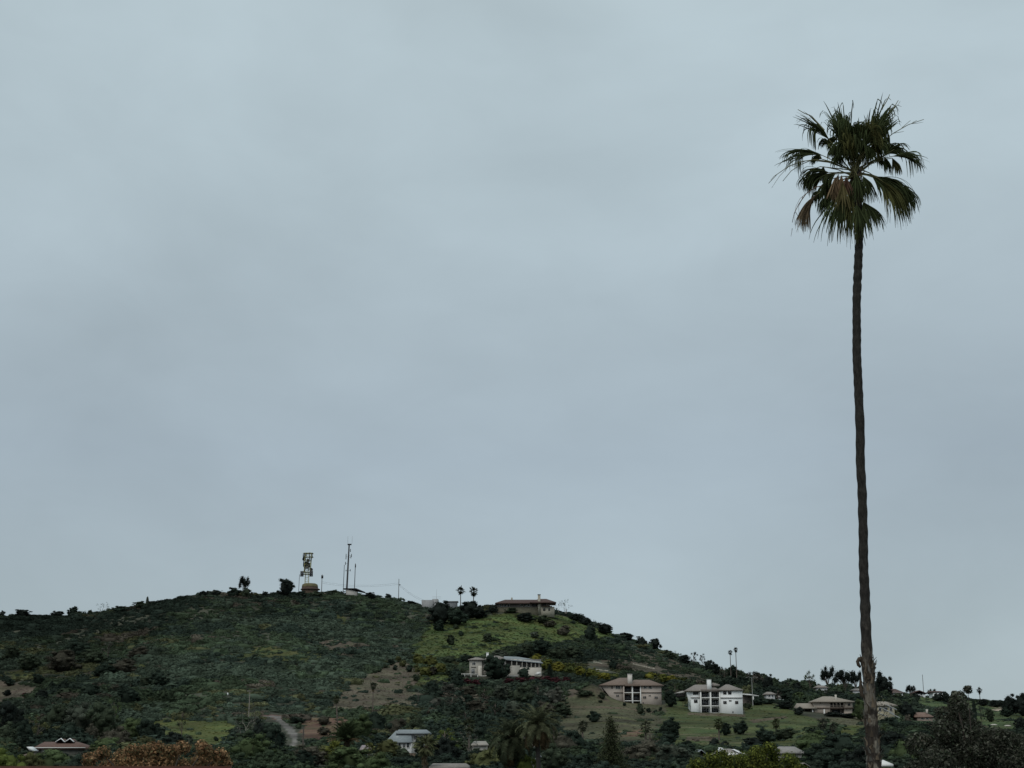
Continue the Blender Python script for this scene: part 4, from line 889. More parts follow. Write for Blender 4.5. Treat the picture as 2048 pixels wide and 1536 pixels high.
# lower houses among the trees
h = small_house('grey_roof_house', 'single storey house with broad slate grey roof and two skylights among trees at the bottom', 'house', 812, 1497,
                (792, 822, 1483), (770.5, 823, 1484, 1462), TRIM, RF_SLATE, [(796, 802, 1486, 1496, 0, 1), (805, 811, 1487, 1496, 0, 2), (813, 819, 1486, 1496, 0, 1)], Y=330, d=7, hipx=(18, 3), prot=(771, 857, 1459, 1494))
h.down('rear_wall', 818, 846, 1468, 2.8, 8, TRIM); h.hip(790, 858, 1466.4, 1459.6, 3, 8, 1.6, 9, RF_SLATE, .3, name='rear_roof'); h.win(826, 833, 1471, 1480, 2.8, 2, TRIM)
for x, y in ((801, 1468.5), (793, 1476)):
    MB().box(h.x(x) - .3, h.x(x) + .3, 1.2 + (1476 - y) * .18, 1.7 + (1476 - y) * .18, h.z(y) - .25, h.z(y) + .22).build('skylight', TRIM, h.e)
h = small_house('brown_roof_house', 'long low house with reddish brown roof and two white gable trims at lower left', 'house', 120, 1503,
                (72, 166, 1495.5), (66, 173, 1496, 1484), M('dark_olive_wall', (.10, .10, .085)), M('rusty_roof', (.125, .075, .06), var=.2, scale=2), [(84, 92, 1497.5, 1503, 0, 2), (110, 118, 1497.5, 1503, 0, 2)], Y=300, d=8, hipx=(9, 30), prot=(66, 168, 1478, 1497))  # wall coloured dark to blend with the trees below the eave
h.box('fascia', 66, 172, 1494.8, 1496.4, -.62, -.5, TRIM)
for x0, xm, x1 in ((101, 112, 119.8), (120.2, 130, 138.8)):
    h.poly('gable_trim', [(x0, 1485), (xm, 1478), (x1, 1485), (x1, 1483.6), (xm, 1476.6), (x0, 1483.6)], 2.6, 2.9, WHITE); h.poly('gable', [(x0, 1485.4), (xm, 1478.2), (x1, 1485.4)], 2.9, 6, MATS['rusty_roof'])
h = House('white_lean_to', 'small bright white slanted shed roof left of the reddish brown roof', 'shed', 58, 1506, Y=296, prot=(50, 68, 1492, 1502))
h.poly('roof', [(52, 1494.2), (56, 1493.8), (67.5, 1501.5), (66, 1503), (58, 1501)], 0, 3, WHITE); h.down('wall', 60, 67, 1502.5, .4, 2.8, SHADEWALL, 2)
small_house('grey_shed', 'dull grey shed roof in the trees at the far left bottom', 'shed', 50, 1518, (40, 66, 1512), (38, 68, 1513, 1507), SHADEWALL, RF_BROWN, Y=280, d=5)
small_house('mauve_shed', 'small shed with dusty mauve roof left of the slate grey roof', 'shed', 730, 1502, (721, 737, 1497), (719, 739, 1499, 1490.5), CREAM, M('mauve_roof', (.25, .21, .22)), Y=300, d=5, hipx=(2, 2), prot=(719, 739, 1490, 1501))
h = House('white_van', 'small white van parked among dark trees above the bottom edge', 'van', 647, 1521, Y=250, prot=(641, 653, 1511, 1520))
h.poly('body', [(642.5, 1519.4), (642.2, 1515), (645, 1511.6), (652, 1511.6), (652.6, 1519.4)], 0, 2, WHITE); h.poly('windscreen', [(643, 1515), (645.4, 1512.4), (648, 1512.4), (648, 1515)], -.02, 2.02, GLASS)
for x in (644.4, 650.4): MB().tube([(h.x(x), -.04, h.z(1519.6)), (h.x(x), .2, h.z(1519.6))], .32, 12).build('wheel', METAL, h.e)
small_house('low_grey_building', 'long flat grey roof cut by the bottom edge of the view', 'building', 895, 1550, (862, 932, 1534), (858, 936, 1534, 1528), CREAM, RF_GREY, Y=150, d=7, hipx=(4, 6), prot=(860, 932, 1527, 1536))
small_house('beige_cottage', 'beige cottage roof in the palms between the two big date palms and the dark tree', 'house', 957, 1497, (944, 974, 1488), (942, 976, 1489, 1482.4), CREAM, M('beige_roof', (.34, .31, .27), var=.1), Y=300, d=7, hipx=(5, 5), prot=(946, 973, 1482, 1490))
small_house('pale_gable_house', 'pale gabled house behind the trunk of the right date palm', 'house', 1078, 1545, (1064, 1098, 1527), (1060, 1102, 1528, 1512), CREAM, M('bluegrey_roof', (.33, .36, .38), var=.1), Y=230, d=8, gable=True, prot=(1062, 1098, 1513, 1534))
small_house('sand_cottage', 'sand coloured cottage wall between the crowns of two big date palms', 'house', 1058, 1490, (1048, 1070, 1474), (1046, 1072, 1475, 1469), CREAM, RF_GREY, [(1053, 1057, 1477, 1482, 0, 1)], Y=330, d=6, hipx=(4, 4), prot=(1048, 1070, 1470, 1486))
small_house('left_grey_gable', 'grey roofed cottage peeking left above the yellow green treetop', 'house', 1402, 1514, (1393, 1412, 1508), (1391, 1414, 1509, 1499.5), CREAM, RF_SLATE, Y=270, d=7, gable=True, prot=(1392, 1413, 1500, 1509))
h = small_house('white_ridge_house', 'grey roof with curving white verge board behind the yellow green treetop', 'house', 1460, 1520, (1436, 1490, 1506), (1432, 1500, 1511, 1498), TRIM, RF_GREY, Y=262, d=9, hipx=(14, 30), prot=(1436, 1500, 1494, 1512))
h.poly('verge_board', [(1461, 1500), (1468, 1498.8), (1476, 1502), (1490, 1510.6), (1506, 1515.4), (1506, 1517.2), (1488, 1514), (1474, 1505), (1467, 1501)], -.9, -.7, WHITE)
h.poly('gable', [(1437.5, 1506), (1441, 1495.6), (1447, 1497.6), (1450, 1506)], -.7, 2, WHITE)
small_house('tan_ridge_house', 'weathered grey hipped roof right above the yellow green treetop', 'house', 1582, 1516, (1558, 1604, 1504), (1552, 1611, 1505, 1493.6), CREAM, M('weathered_roof', (.25, .235, .22), var=.25, scale=2), Y=270, d=9, hipx=(16, 12), prot=(1554, 1608, 1493, 1508))
small_house('white_gable_cottage', 'small bright white gabled cottage low beside the yellow green tree', 'house', 1608, 1545, (1600, 1616, 1532), (1596, 1620, 1533, 1526), WHITE, RF_GREY, Y=200, d=6, gable=True, prot=(1600, 1615, 1528, 1536))
h = small_house('yellow_cottage', 'yellowish cottage with bright white roof patches right of the tall palm trunk', 'house', 1770, 1548, (1756, 1784, 1528), (1754, 1786, 1529, 1521), M('yellow_stucco', (.42, .40, .24)), TRIM, Y=190, d=6, hipx=(6, 6), prot=(1756, 1786, 1519, 1534))
# houses along the right hand skyline
small_house('gable_house', 'small white gabled house on the right skyline next to the thin pole', 'house', 1838, 1394, (1828, 1851, 1387.6), (1824, 1855, 1387, 1380.6), WHITE, RF_DARK, [(1833, 1837, 1388, 1391, 0, 1), (1841, 1845, 1388, 1391, 0, 1)], d=9, gable=True, prot=(1828, 1852, 1382, 1390))
small_house('flat_roof_house', 'low white house with dark flat roof on the right skyline, rightmost of the row', 'house', 1877, 1398, (1867, 1886, 1384.6), (1862, 1889, 1384, 1381.8), WHITE, RF_DARK, [(1871, 1875, 1386, 1390, 0, 1), (1878, 1882, 1386, 1390, 0, 1)], d=9, hipx=(3, 3), prot=(1866, 1886, 1383, 1392))
small_house('slope_house', 'white house with sloping dark roof on the skyline right of the dense round tree', 'house', 1797, 1394, (1786, 1806, 1384.6), (1782, 1810, 1385.6, 1377.4), WHITE, RF_DARK, [(1793, 1797, 1387, 1390, 0, 1)], d=9, hipx=(6, 14), prot=(1787, 1806, 1379, 1390))
small_house('half_hidden_house', 'pale house wall on the skyline partly behind the tall palm trunk', 'house', 1714, 1388, (1706, 1730, 1379.6), (1703, 1733, 1380.6, 1376.4), M('dull_wall'), RF_GREY, d=8, hipx=(10, 8), prot=(1707, 1728, 1375, 1382))
small_house('roofline_house', 'low grey roof on the skyline under the forked trees', 'house', 1646, 1386, (1634, 1655, 1375), (1631, 1658, 1375, 1370.4), M('dull_wall', (.25, .24, .22)), RF_GREY, d=8, hipx=(8, 8), prot=(1633, 1656, 1369, 1376))
small_house('hill_cottage', 'small cream cottage with grey hip roof right of the carport', 'house', 1541, 1399, (1533, 1550, 1388), (1530, 1553, 1388.4, 1383.4), M('dull_wall'), RF_GREY, [(1537, 1541, 1390, 1394, 0, 1), (1544, 1547, 1390, 1394, 0, 1)], d=8, hipx=(7, 7), prot=(1531, 1552, 1382, 1396))
small_house('white_wall_house', 'sliver of white wall in the trees right of the small cream cottage', 'house', 1560, 1400, (1555, 1568, 1395), (1553, 1571, 1395, 1391.4), WHITE, RF_GREY, d=5, hipx=(4, 4), prot=(1555, 1569, 1392, 1397))
small_house('terracotta_house', 'low house with reddish tile roofs below the green field on the right', 'house', 1850, 1442, (1835, 1865, 1433), (1830, 1868, 1433.6, 1424.6), M('salmon_stucco', (.30, .24, .20)), RF_RED, [(1842, 1848, 1435, 1439, 0, 1), (1852, 1858, 1435, 1439, 0, 1)], d=8, hipx=(4, 10), prot=(1830, 1868, 1420, 1439)).box('chimney', 1857, 1860.4, 1419, 1428, 2, 3, CREAM)
h = small_house('tank_lodge', 'building with pale balcony beams seen through branches right of the palm trunk', 'house', 1772, 1436, (1752, 1790, 1412), (1748, 1796, 1411, 1403), M('yellowish_wall', (.40, .36, .25)), RF_TAN, [(1758, 1764, 1415, 1423, 0, 1), (1768, 1776, 1415, 1423, 0, 1), (1780, 1786, 1415, 1423, 0, 1)], Y=480, d=8, hipx=(10, 16), prot=(1748, 1794, 1402, 1432))
for q, (a, b_, c_, d_) in enumerate(((1750, 1424, 1772, 1433), (1760, 1416, 1786, 1428), (1770, 1410, 1792, 1420), (1776, 1426, 1796, 1436))):
    MB().tube([(h.x(a), -1.2 - .3 * q, h.z(b_)), (h.x(c_), -1.0 - .3 * q, h.z(d_))], .16, 6).build('roof_beam', TRIM, h.e)
h.down('post', 1749.6, 1751.6, 1416, -.9, -.6, WHITE)
for i, (x, y) in enumerate(((1990, 1451), (2018, 1453))):
    h = House('white_shed', ('small white shed roof, left one, on the green field at the right edge', 'small white shed roof, right one, on the green field at the right edge')[i], 'shed', x, y, prot=(x - 6, x + 6, y - 4, y + 1))
    h.down('wall', x - 3.6, x + 3.6, y - 1.6, 0, 3, CREAM, 2); h.hip(x - 4.4, x + 4.4, y - 1.6, y - 3, 1.5, 1.5, -.3, 3.4, CREAM, .2)

# hilltop installations
h = House('grey_block_building', 'flat grey block building with rooftop railing beside the dense skyline trees', 'building', 860, 1216, prot=(846, 876, 1194, 1212))
GB = M('grey_block', (.30, .30, .30), var=.15, scale=1.5)
h.down('wall', 843, 866, 1200, 0, 8, GB); h.down('tower_block', 864, 876, 1198, 1, 7, GB); h.rail(863, 882, 1193, 1198, 1.2, METALP, 8)
h.down('side_wing', 890, 914, 1203, 2, 8, M('bluegrey_wall', (.16, .17, .18))); h.box('roof_slab', 888, 916, 1201.6, 1203, 1.6, 8.4, GB)
MB().tube([(h.x(872.4), 2, h.z(1198)), (h.x(872.4), 2, h.z(1178))], [.09, .05], 5).build('aerial', METALP, h.e)
h = House('water_tank', 'rusty round shouldered water tank at the foot of the lattice tower', 'water tank', 619, 1187, prot=(598, 638, 1162, 1182))
TK = M('rusty_tank', (.10, .07, .05), var=.35, scale=.6); TKG = M('ochre_tank_top', (.13, .115, .06), var=.3, scale=.6)
def lathe(h, cx, prof, d, m, name, n=24):
    V = []; 
    for r, y in prof:
        for k in range(n): a = 2 * math.pi * k / n; V.append((h.x(cx) + r * h.k * math.cos(a), d + r * h.k * math.sin(a), h.z(y)))
    return MB().add(V, [(j * n + k, j * n + (k + 1) % n, (j + 1) * n + (k + 1) % n, (j + 1) * n + k) for j in range(len(prof) - 1) for k in range(n)]).build(name, m, h.e, smooth=False)
lathe(h, 618, [(16.5, 1200), (16.5, 1175), (16, 1172.4)], 3, TK, 'shell'); lathe(h, 618, [(16.4, 1172.8), (15.4, 1168.4), (12, 1166.4), (0.1, 1165.8)], 3, TKG, 'lid')
lathe(h, 619, [(16.6, 1176), (19.5, 1177.4), (19.5, 1178.8), (16.6, 1179.4)], 3, RF_DARK, 'rim')
h = House('equipment_shed', 'small pale equipment shed with dark roof under the tall thin mast', 'shed', 702, 1190, prot=(690, 716, 1174, 1187))
h.down('wall', 692, 714, 1178, 0, 4, CONC); h.poly('roof', [(686, 1176.6), (712, 1176.6), (730, 1184), (729, 1185), (711, 1178.2), (686, 1178)], -.6, 4.6, METAL)

def lattice(name, label, px, base, top, w0, w1, m, nseg=10, legs=4):
    h = House(name, label, 'tower', px, base); s = h.k; H = (base - top) * s
    def c(i, z): a = math.pi / 4 + i * 2 * math.pi / legs; r = (w0 + (w1 - w0) * z / H) * s * .7; return (r * math.cos(a), r * math.sin(a), z)
    for i in range(legs): MB().tube([(c(i, 0)[0], c(i, 0)[1], -2), c(i, H)], .11, 5).build('leg', m, h.e)
    b = MB()
    for j in range(nseg):
        z0, z1 = H * j / nseg, H * (j + 1) / nseg
        for i in range(legs):
            b.tube([c(i, z0), c((i + 1) % legs, z1)], .055, 4); b.tube([c(i, z1), c((i + 1) % legs, z1)], .055, 4)
    b.build('bracing', m, h.e); return h, H
YEL = M('faded_yellow_paint', (.34, .33, .15), var=.3, scale=1); 
h, H = lattice('lattice_tower', 'stubby yellowish lattice tower loaded with drum and panel antennas', 613, 1180, 1146, 7.5, 7.0, YEL, 4)
b_ = MB()
for j in range(5):      # wider upper cage
    y0, y1 = 1146 - 8 * j, 1138 - 8 * j
    for a, c_ in (((-1, -1), (1, -1)), ((1, -1), (1, 1)), ((1, 1), (-1, 1)), ((-1, 1), (-1, -1))):
        f0 = lambda q, y: (h.x(613 + (1146 - y) * .04 + q[0] * 6), q[1] * 1.5, h.z(y))
        b_.tube([f0(a, y0), f0(c_, y1)], .09, 4); b_.tube([f0(a, y1), f0(c_, y1)], .09, 4); b_.tube([f0(a, y0), f0(a, y1)], .16, 4)
b_.build('upper_cage', YEL, h.e)
def drum(h, px, py, r, dep=.9, m=METALP, y=-1.6):
    """round microwave dish facing the valley: ring rim with a shallow bowl"""
    V = []; n = 20; R = r * h.k; c = (h.x(px), y, h.z(py))
    for rr, dd in ((.05, .35), (.55, .22), (.92, 0), (1, -.1), (1, .3), (.5, .6)):
        for k in range(n): a = 2 * math.pi * k / n; V.append((c[0] + R * rr * math.cos(a), c[1] + dd * R * dep, c[2] + R * rr * math.sin(a)))
    o = MB().add(V, [(j * n + k, j * n + (k + 1) % n, (j + 1) * n + (k + 1) % n, (j + 1) * n + k) for j in range(5) for k in range(n)]).build('dish_antenna', m, h.e); return o
for x, y, r in ((612, 1131, 7), (606.6, 1119, 3.6), (614.6, 1122, 3.4), (621.6, 1140, 3.4)):
    o = drum(h, x, y, r, m=METAL); MB().tube([(h.x(x), -1.4, h.z(y)), (h.x(614), 0, h.z(y + 1))], .09, 5).build('mount', METAL, o)
for x, y0, y1 in ((607, 1106, 1114), (604.8, 1109, 1120), (606, 1123, 1132), (618.4, 1126, 1136), (609, 1136, 1144), (616, 1137, 1143), (610.6, 1106, 1113), (617.6, 1105.6, 1120), (622.6, 1106, 1117), (620.4, 1117, 1123)):
    h.box('panel_antenna', x - .8, x + .8, y0, y1, -1.9, -1.6, METAL)
for y in (1106.4, 1113.6, 1144, 1148): h.box('platform', 604 if y < 1120 else 601, 624, y, y + .9, -1.7, 1.7, YEL)
for x in (602, 605.4, 620.6, 624): h.box('sector_panel', x - 1.5, x + 1.5, 1143, 1154, -2.2, -1.9, METAL)
h = House('antenna_mast', 'tallest thin dark antenna mast on the hilltop with two whip aerials', 'mast', 693, 1187)
MB().tube([(0, 0, -2), (h.x(695.5), 0, h.z(1088))], [.62, .42], 8).build('pole', METAL, h.e)
h.box('crown_platform', 692.4, 700, 1087.6, 1089.6, -.9, .9, METAL)
for x, y in ((692.6, 1072), (701.4, 1072)): MB().tube([(h.x(x + (.6 if x < 695 else -.6)), -.3, h.z(1088)), (h.x(x), -.3, h.z(1084)), (h.x(x), -.3, h.z(y))], .07, 4).build('whip_aerial', METALP, h.e)
for x, y0, y1 in ((690.2, 1108, 1119), (701, 1108, 1114), (689.4, 1124, 1130), (699.4, 1139, 1143), (691, 1140, 1143), (698.6, 1098, 1104), (700, 1112, 1117)):
    o = h.box('panel_antenna', x - .6, x + .6, y0, y1, -.9, -.6, METAL); MB().tube([(h.x(x), -.7, h.z((y0 + y1) / 2)), (h.x(695), 0, h.z((y0 + y1) / 2))], .06, 4).build('bracket', METAL, o)
for px, t, r, lb in ((686, 1130, .16, 'thin antenna pole just left of the tallest mast'), (708.5, 1127, .2, 'thin antenna pole just right of the tallest mast'), (597, 1149, .13, 'short bare pole beside the round tree left of the lattice tower')):
    h = House('antenna_pole', lb, 'pole', px, 1187)
    MB().tube([(0, 0, -2), (h.x(px + (1 if px == 686 else .6)), 0, h.z(t))], [r * 1.3, r], 6).build('shaft', METAL, h.e)
    h.box('panel_antenna', px - .2, px + 2, t + 2, t + 8, -.2, 0, METAL) if px == 708.5 else None
def upole(px, base, top, label, r=.16, arm=0, m=POLEW, Y=None, armz=3):
    h = House('utility_pole', label, 'utility pole', px, base, Y); z = h.z(top)
    MB().tube([(0, 0, -2), (0, 0, z)], [r * 1.2, r * .85], 7).build('pole', m, h.e)
    if arm:
        a = MB().box(-arm, arm, -r - .12, -r, z - armz * h.k - .07, z - armz * h.k + .07).build('crossarm', m, h.e)
        for q in (-.9, -.45, .45, .9): MB().tube([(q * arm, -r - .06, z - armz * h.k + .07), (q * arm, -r - .06, z - armz * h.k + .25)], .05, 5).build('insulator', METALP, a)
    return h, h.o + Vector((0, 0, z))
h1, w1 = upole(643, 1187, 1149, 'utility pole right of the water tank with a drooping lamp arm', .2); h1.box('transformer', 641.6, 645.6, 1151, 1157, -.6, -.2, METAL)
h2, w2 = upole(797, 1203, 1158, 'lone dark utility pole on the skyline between mast and hilltop trees', .2, .0); h2.box('insulator_arm', 797, 800.5, 1169, 1170.5, -.2, .2, METAL)
upole(1848, 1394, 1350, 'thin dark pole standing behind the small white gabled house', .16)
upole(497, 1440, 1382, 'pale wooden utility pole with crossarms against the brush at left centre', .15, 0.9, M('weathered_pole', (.16, .145, .125), var=.3, scale=4), armz=2)
upole(606, 1492, 1457, 'short dark utility pole beside the curving dirt road', .2)
upole(836, 1407, 1380, 'faint post on the right part of the bare brown slope', .1, Y=hit(836, 1407).y)
h = House('street_lamp', 'pale street lamp with twin arms behind the white balcony house', 'street lamp', 1505, 1392, Y=600)
MB().tube([(0, 0, -4), (0, 0, h.z(1356))], [.13, .08], 7).build('pole', METALP, h.e)
for s_ in (-1, 1):
    a = MB().tube([(0, 0, h.z(1357)), (s_ * 1.2, 0, h.z(1354.5)), (s_ * 2.2, 0, h.z(1355.5))], .06, 5).build('arm', METALP, h.e); MB().box(s_ * 2.2 - .35, s_ * 2.2 + .35, -.15, .15, h.z(1355.5) - .1, h.z(1355.5) + .08).build('lamp_head', METALP, a)
def wire(a, b, sag, r=.035):
    pts = [a.lerp(b, i / 12) - Vector((0, 0, sag * 4 * (i / 12) * (1 - i / 12))) for i in range(13)]
    o = MB()
    for dz in (0, .9): o.tube([p - pts[0] - Vector((0, 0, dz)) for p in pts], r, 4, caps=False)
    return o, pts[0]
for a, b_, sg, lb in ((w1 - Vector((0, 0, 4.5)), P(708, 1171, w1.y), .3, 'pair of wires from the lamp arm pole to the thin mast poles'), (P(708, 1170, w1.y), w2 - Vector((0, 0, 2.5)), .6, 'pair of wires from the mast to the lone skyline pole'),
                      (w2 - Vector((0, 0, 3.0)), P(850, 1201, hit(850, 1215).y), 1.2, 'wires running down from the lone skyline pole to the grey block building')):
    o, p0 = wire(a, b_, sg); ob = o.build('power_line', METAL); ob.location = p0; tag(ob, lb, 'power line')
o, p0 = wire(P(-60, 1512, 160), P(330, 1530, 160), 1.0, .02); ob = o.build('power_line', METALP); ob.location = p0; tag(ob, 'sagging pale wires crossing low in front of the brown roofed house', 'power line')
# white marker in the brush
h = House('white_marker', 'tiny white marker post standing in the dark brush left of centre', 'post', 455, 1392); h.poly('board', [(454.2, 1390.5), (454, 1386.6), (455.2, 1385), (456.4, 1388), (456, 1390.5)], 0, .15, WHITE); h.down('post', 454.8, 455.4, 1390, .03, .1, METALP, 1)
PROT.append((452, 458, 1383, 1391, h.Y))
# reddish roof edge of the nearest building, at the bottom left
e = empty('near_roof', P(200, 1560, 36), 'rusty red roof edge of a near building along the bottom left', 'roof')
RR = M('rusty_red_roof', (.085, .032, .022), var=.25, scale=4); zt = P(0, 1532.5, 36).z - e.location.z
x0, x1 = P(-600, 1533, 36).x - e.location.x, P(462, 1533, 36).x - e.location.x
MB().box(x0, x1, 0, .12, zt - .25, zt).build('fascia', RR, e); MB().add([(x0, .12, zt - .01), (x1, .12, zt - .01), (x1, -7, zt - 2.1), (x0, -7, zt - 2.1)], [(0, 1, 2, 3)]).build('roof_sheet', RR, e)
MB().box(x0, x1, -6.6, 0, -5.0 - e.location.z, zt - 2.3).build('wall', CREAM, e)
# low stones of the terraced cuts
for i, (px, py, w, c_) in enumerate(((1197, 1327.5, 18, 'pale retaining wall short stretch high on the brown slope'), (1206, 1342, 26, 'low pale rock ledge above the yellow shrubs'), (1290, 1335, 46, 'long pale rock cut on the slope above the pink house'))):
    q = hit(px, py); k2 = mpp(q.y, q.z); r2 = np.random.default_rng(40 + i); b_ = MB()
    e = empty('rock_ledge', q, c_, 'rock ledge'); PROT.append((px - w / 2, px + w / 2, py - 3, py + 1, q.y))
    for j in range(int(w / 2.2)):
        x = (-w / 2 + j * 2.2 + r2.uniform(-.4, .4)) * k2; hh_ = r2.uniform(.4, 1.1); o = MB(); core(o, (0, 0, 0), (r2.uniform(.25, .45), .5, hh_ * .6), r2, 6, 4); ro = o.build('rock', STONE, e)
        gx = q.x + x; ro.location = (x, r2.uniform(-.4, .4), gz(gx, q.y) - q.z + .2)
# ------------------------------------------------------------------ trees and shrubs that can be told apart
G1 = 'trees and shrubs along the skyline'; G2 = 'shrubs on the green meadow'; G3 = 'shrubs below the pink house'; G4 = 'trees in the valley'; G5 = 'yellow flowering shrubs'; G6 = 'red flowering hedge'; G7 = 'trees on the right hand hill'
T = tree
T('shrub', 45, 1216, 1234, 40, 'black', 'wide low dark shrub on the skyline near the left edge', G1)
T('shrub', 4, 1219, 1233, 14, 'black', 'dark shrub on the skyline cut by the left edge', G1)
T('shrub', 115, 1220, 1234, 28, 'black', 'flat dark shrub on the skyline left of the round one', G1)
T('oak', 145, 1211, 1231, 23, 'deep', 'small round tree on the left skyline', G1)
T('shrub', 180, 1218, 1230, 12, 'dark', 'tiny pointed shrub left of the twiggy bare bush', G1)
T('bare', 203, 1204, 1226, 28, 'sage', 'twiggy bare bush on the left skyline', G1)
T('shrub', 237, 1210, 1226, 30, 'deep', 'dark mound right of the twiggy bare bush', G1)
T('shrub', 281, 1201, 1217, 40, 'dark', 'long low dark mound on the rising left ridge', G1)
T('cypress', 294, 1193, 1213, 9, 'sage', 'small upright bush poking above the left ridge', G1)
T('shrub', 408, 1180, 1197, 24, 'black', 'spiky dark shrub left of the stepped tree', G1)
T('shrub', 432, 1177, 1195, 26, 'black', 'dark shrub mound just left of the stepped tree', G1)
T('umb', 487, 1146, 1194, 26, 'black', 'narrow stepped dark tree standing out on the skyline', G1)
T('shrub', 468, 1171, 1196, 30, 'deep', 'shrub under the left side of the stepped tree', G1); T('shrub', 492, 1172, 1198, 26, 'dark', 'shrub under the right side of the stepped tree', G1)
T('shrub', 530, 1181, 1194, 14, 'black', 'small dark tuft between stepped tree and dense round tree', G1)
T('oak', 572, 1152, 1192, 42, 'black', 'dense round dark tree left of the lattice tower', G1)
T('shrub', 603, 1180, 1194, 26, 'deep', 'low shrub at the left foot of the water tank', G1); T('shrub', 630, 1181, 1194, 28, 'dark', 'low shrub at the right foot of the water tank', G1)
T('shrub', 668, 1178, 1192, 22, 'dark', 'scrubby bush between the lamp arm pole and the mast', G1)
T('shrub', 740, 1183, 1198, 24, 'black', 'dark mound right of the equipment shed', G1); T('shrub', 776, 1185, 1201, 16, 'black', 'small spiky bush left of the lone skyline pole', G1)
T('shrub', 822, 1200, 1212, 26, 'black', 'low dark mound right of the lone skyline pole', G1)
T('oak', 880, 1196, 1248, 66, 'black', 'large dark tree in front of the grey block building', G1); T('oak', 940, 1196, 1238, 60, 'black', 'broad dark tree under the right hilltop palm', G1)
T('oak', 912, 1212, 1250, 52, 'deep', 'dark tree in the middle of the clump below the hilltop palms', G1); T('shrub', 958, 1206, 1236, 40, 'black', 'dark bush at the right end of the clump below the hilltop palms', G1)
T('oak', 878, 1238, 1262, 24, 'deep', 'small dark tree at the lower left of the hilltop clump', G1); T('shrub', 986, 1208, 1226, 22, 'black', 'dark bush at the left corner of the hilltop house', G1)
T('shrub', 1050, 1222, 1243, 44, 'black', 'dark shrub mass below the hilltop house', G2); T('shrub', 1085, 1228, 1246, 34, 'dark', 'shrub below the stone base of the hilltop house', G2); T('shrub', 1022, 1214, 1226, 34, 'dark', 'low hedge along the terrace of the hilltop house', G2)
small_palm(921, 1172, 1222, 20, 'left one of the two small fan palms on the hilltop', 'hilltop fan palms', col=(.03, .035, .025), seed=1, skirt=0)
small_palm(947, 1173, 1222, 21, 'right one of the two small fan palms on the hilltop', 'hilltop fan palms', col=(.03, .035, .025), seed=2, skirt=0)
T('bare', 1131, 1198, 1231, 26, 'sage', 'pale bare tree right of the hilltop house', G1, var=1); T('bare', 1118, 1203, 1228, 13, 'sage', 'slim pale bare tree close to the hilltop house', G1, var=2)
